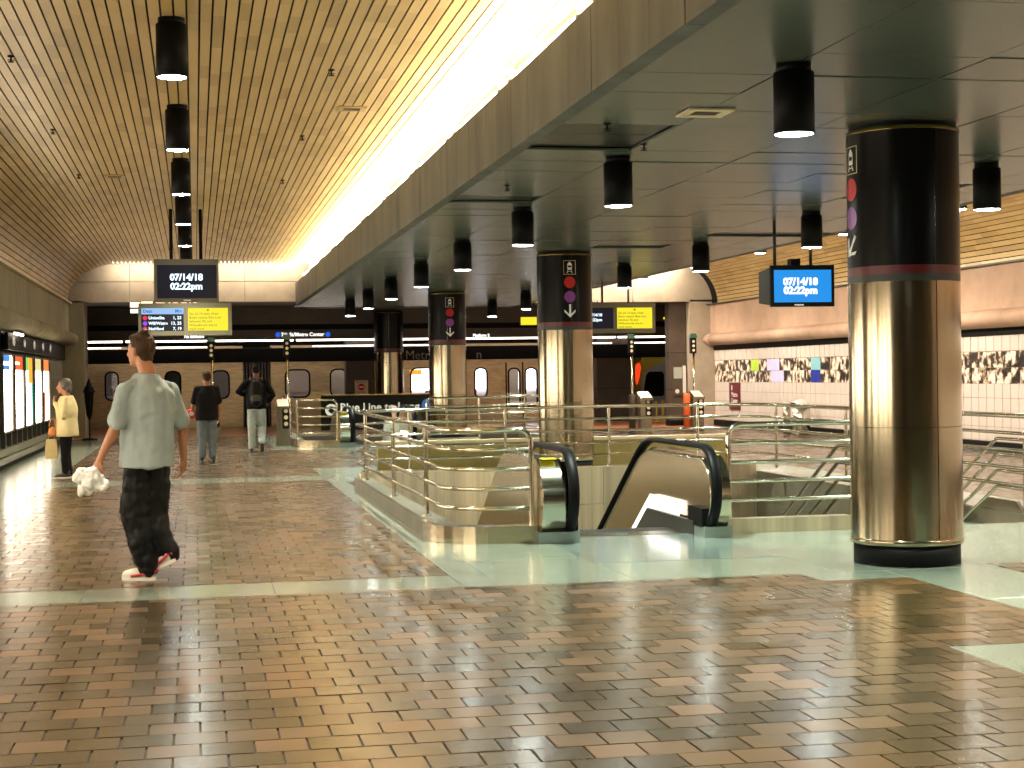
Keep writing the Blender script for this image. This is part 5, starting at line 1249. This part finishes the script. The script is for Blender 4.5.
# woman in a cream jacket
by = PI-.12; J, k = joints(by, 1.50); p = J['_p']
J['elR'] = p(.02, -.20, 1.12); J['wrR'] = p(.10, -.20, .86)
J['elL'] = p(.02, .235, 1.10); J['wrL'] = p(.20, .10, 1.36); J['handL'] = (p(.0, -.06, .35), p(-.6, 0, .1)); J['head'] = p(.045, 0, 1.63)
wom = person('person in cream jacket and black trousers with hand raised to her mouth', (-1.93, 25.3, 0), J,
    {'face': PI-.15, 'body': by, 'vox': .011, 'k': k, 'hk': 1.1, 'skin': M['skin'], 'top': M['cream_jacket'], 'sleeve': 'long', 'hem': .64, 'bottom': M['black_cloth'], 'shoe': M['shoe_black'], 'sole': M['shoe_white'],
     'hair': M['hair_grey'], 'sw': .215, 'sd': .185, 'hemw': 1.12, 'wob': .01, 'curlL': 1.0, 'hair_parts': [(-.03, 0, .045, .105, .092, .100), (-.075, 0, -.03, .060, .085, .085), (-.02, .06, .0, .05, .035, .06), (-.02, -.06, .0, .05, .035, .06)]})
t = thing('handbag', 'orange tan handbag hanging beside the person in the cream jacket', 'bag', (-2.16, 25.2, 0))
b = Blob(); b.ell((0.02, 0, .72), (.06, .05, .07)).ell((0.02, 0, .68), (.075, .055, .05)); b.build('bag_body', M['tan_bag'], t, .012, 2); MB().tube([(-.03, 0, .76), (.0, 0, .90), (.05, 0, .92), (.07, 0, .76)], .009, 6).build('strap', M['tan_bag'], t)
t = thing('paper_bag', 'beige paper carrier bag held below the orange handbag', 'bag', (-2.16, 25.26, 0))
m = MB(); m.loft = None
vs = []
for z, a, c in ((.30, .085, .05), (.45, .09, .05), (.60, .075, .03)): vs += [(-a, -c, z), (a, -c, z), (a, c, z), (-a, c, z)]
m.add(vs, [(0, 3, 2, 1)]+[(4*j+i, 4*j+(i+1) % 4, 4*j+4+(i+1) % 4, 4*j+4+i) for j in range(2) for i in range(4)]); m.build('bag_body', M['paper'], t); MB().tube([(-.05, 0, .59), (-.02, 0, .70), (.03, 0, .70), (.05, 0, .59)], .006, 6).build('handle', M['paper'], t)
# man in a black shirt at the fare validator
by = PI/2+.1; J, k = joints(by, 1.62); p = J['_p']; J['elL'] = p(.03, .25, 1.12); J['wrL'] = p(.16, .27, .92)
per = person('person in black tee shirt and jeans standing with back turned, holding a red bag', (.20, 29.3, 0), J,
    {'face': by+.25, 'body': by, 'vox': .012, 'k': k, 'skin': M['skin'], 'top': M['black_cloth'], 'sleeve': 'short', 'hem': .74, 'bottom': M['jeans'], 'shoe': M['shoe_black'], 'sole': M['shoe_black'], 'hair': M['hair_brown'], 'sw': .225, 'sd': .15, 'hair_parts': SHORT, 'leg': (.115, .09, .08, .075), 'curlL': 1.0})
t = thing('red_bag', 'small red bag with pale print held by the person in black tee shirt', 'bag', (-.085, 29.42, 0))
b = Blob(); b.ell((0, 0, .86), (.10, .06, .09)).ell((0, 0, .82), (.11, .065, .05)); b.build('bag_body', M['red_bag'], t, .012, 2); m = MB(); m.prism([(.045*math.cos(2*PI*q/14)+.015, .86+.04*math.sin(2*PI*q/14)) for q in range(14)], -.068, -.05, 'y'); m.build('print', M['shoe_white'], t); MB().tube([(-.05, 0, .93), (0, 0, .99), (.05, 0, .93)], .009, 6).build('handle', M['red_bag'], t)
# person with a backpack
by = PI/2-.05; J, k = joints(by, 1.74); p = J['_p']
J['elL'] = p(-.05, .36, 1.22); J['wrL'] = p(.14, .22, 1.14); J['elR'] = p(-.06, -.34, 1.14); J['wrR'] = p(.12, -.24, 1.0)
J['knR'] = p(.10, -.10, .50); J['anR'] = p(-.20, -.10, .22); J['heelR'] = p(-.26, -.10, .20); J['toeR'] = p(-.16, -.11, -.01)
per = person('person with black backpack and pale jeans walking towards the train', (1.20, 32.5, 0), J,
    {'face': by, 'body': by, 'vox': .012, 'k': k, 'skin': M['skin3'], 'top': M['black_cloth'], 'sleeve': 'long', 'hem': .86, 'bottom': M['pale_jeans'], 'shoe': M['shoe_black'], 'sole': M['shoe_black'], 'hair': M['black_cloth'], 'hair_name': 'knit_cap', 'sw': .215, 'sd': .14, 'hair_parts': [(-.01, 0, .055, .104, .086, .090), (-.05, 0, .01, .06, .076, .06)], 'leg': (.108, .088, .080, .074)})
t = thing('backpack', 'black backpack worn by the person in pale jeans', 'bag', (1.20, 32.5, 0))
b = Blob(); b.limb([p(-.21, 0, 1.36), p(-.23, 0, 1.02)], [.10, .115]); b.ell(p(-.19, 0, 1.2), (.15, .09, .24)); b.build('pack', M['black'], t, .014, 3); b = Blob(); b.ell(p(-.30, 0, 1.08), (.10, .05, .10)); b.build('front_pocket', M['dark'], t, .014, 2)
for s in (-1, 1): MB().tube([p(-.15, s*.10, 1.44), p(-.02, s*.12, 1.50), p(.12, s*.12, 1.42), p(.13, s*.13, 1.2), p(-.12, s*.12, 1.06)], .016, 6).build('shoulder_strap', M['dark'], t)
# rider on the far escalator
by = PI/2; J, k = joints(by, 1.62); p = J['_p']
per = person('person in pale cap and grey top riding down the far escalator', (4.42, 36.1, -.82), J,
    {'face': by, 'body': by, 'vox': .016, 'k': k, 'skin': M['skin2'], 'top': M['grey_cloth'], 'sleeve': 'long', 'hem': .80, 'bottom': M['black_cloth'], 'shoe': M['shoe_black'], 'sole': M['shoe_black'], 'hair': M['pale_cap'], 'hair_name': 'cap', 'hair_parts': [(-.01, 0, .055, .106, .09, .09)], 'sw': .22, 'sd': .15})
# passengers inside the train
for i, (x, y, H, l, hr) in enumerate(((-2.44, 49.75, 1.66, 'passenger with white hair and pale shirt behind the train window', 'hair_white'), (8.66, 49.8, 1.42, 'dark haired passenger seated behind the bright train window', 'hair_brown'), (7.15, 49.8, 1.40, 'passenger behind the train window under the amber destination sign', 'hair_grey'))):
    by = -PI/2; J, k = joints(by, H)
    person(l, (x, y, -.39), J, {'face': by+.2, 'body': by, 'vox': .018, 'k': k, 'skin': M['skin2'], 'top': M['tile'] if i == 0 else M['black_cloth'], 'sleeve': 'long', 'hem': .80, 'bottom': M['jeans'], 'shoe': M['shoe_black'], 'sole': M['shoe_black'], 'hair': M[hr], 'hair_parts': SHORT})
# lettering as plain meshes
dg = bpy.context.evaluated_depsgraph_get(); dg.update()
for o in [o for o in COL.objects if o.type == 'FONT']:
    me = bpy.data.meshes.new_from_object(o.evaluated_get(dg)); n = bpy.data.objects.new('lettering', me); COL.objects.link(n)
    n.parent = o.parent; n.matrix_basis = o.matrix_basis.copy(); bpy.data.objects.remove(o, do_unlink=True)
bpy.data.scenes.remove(TMP)
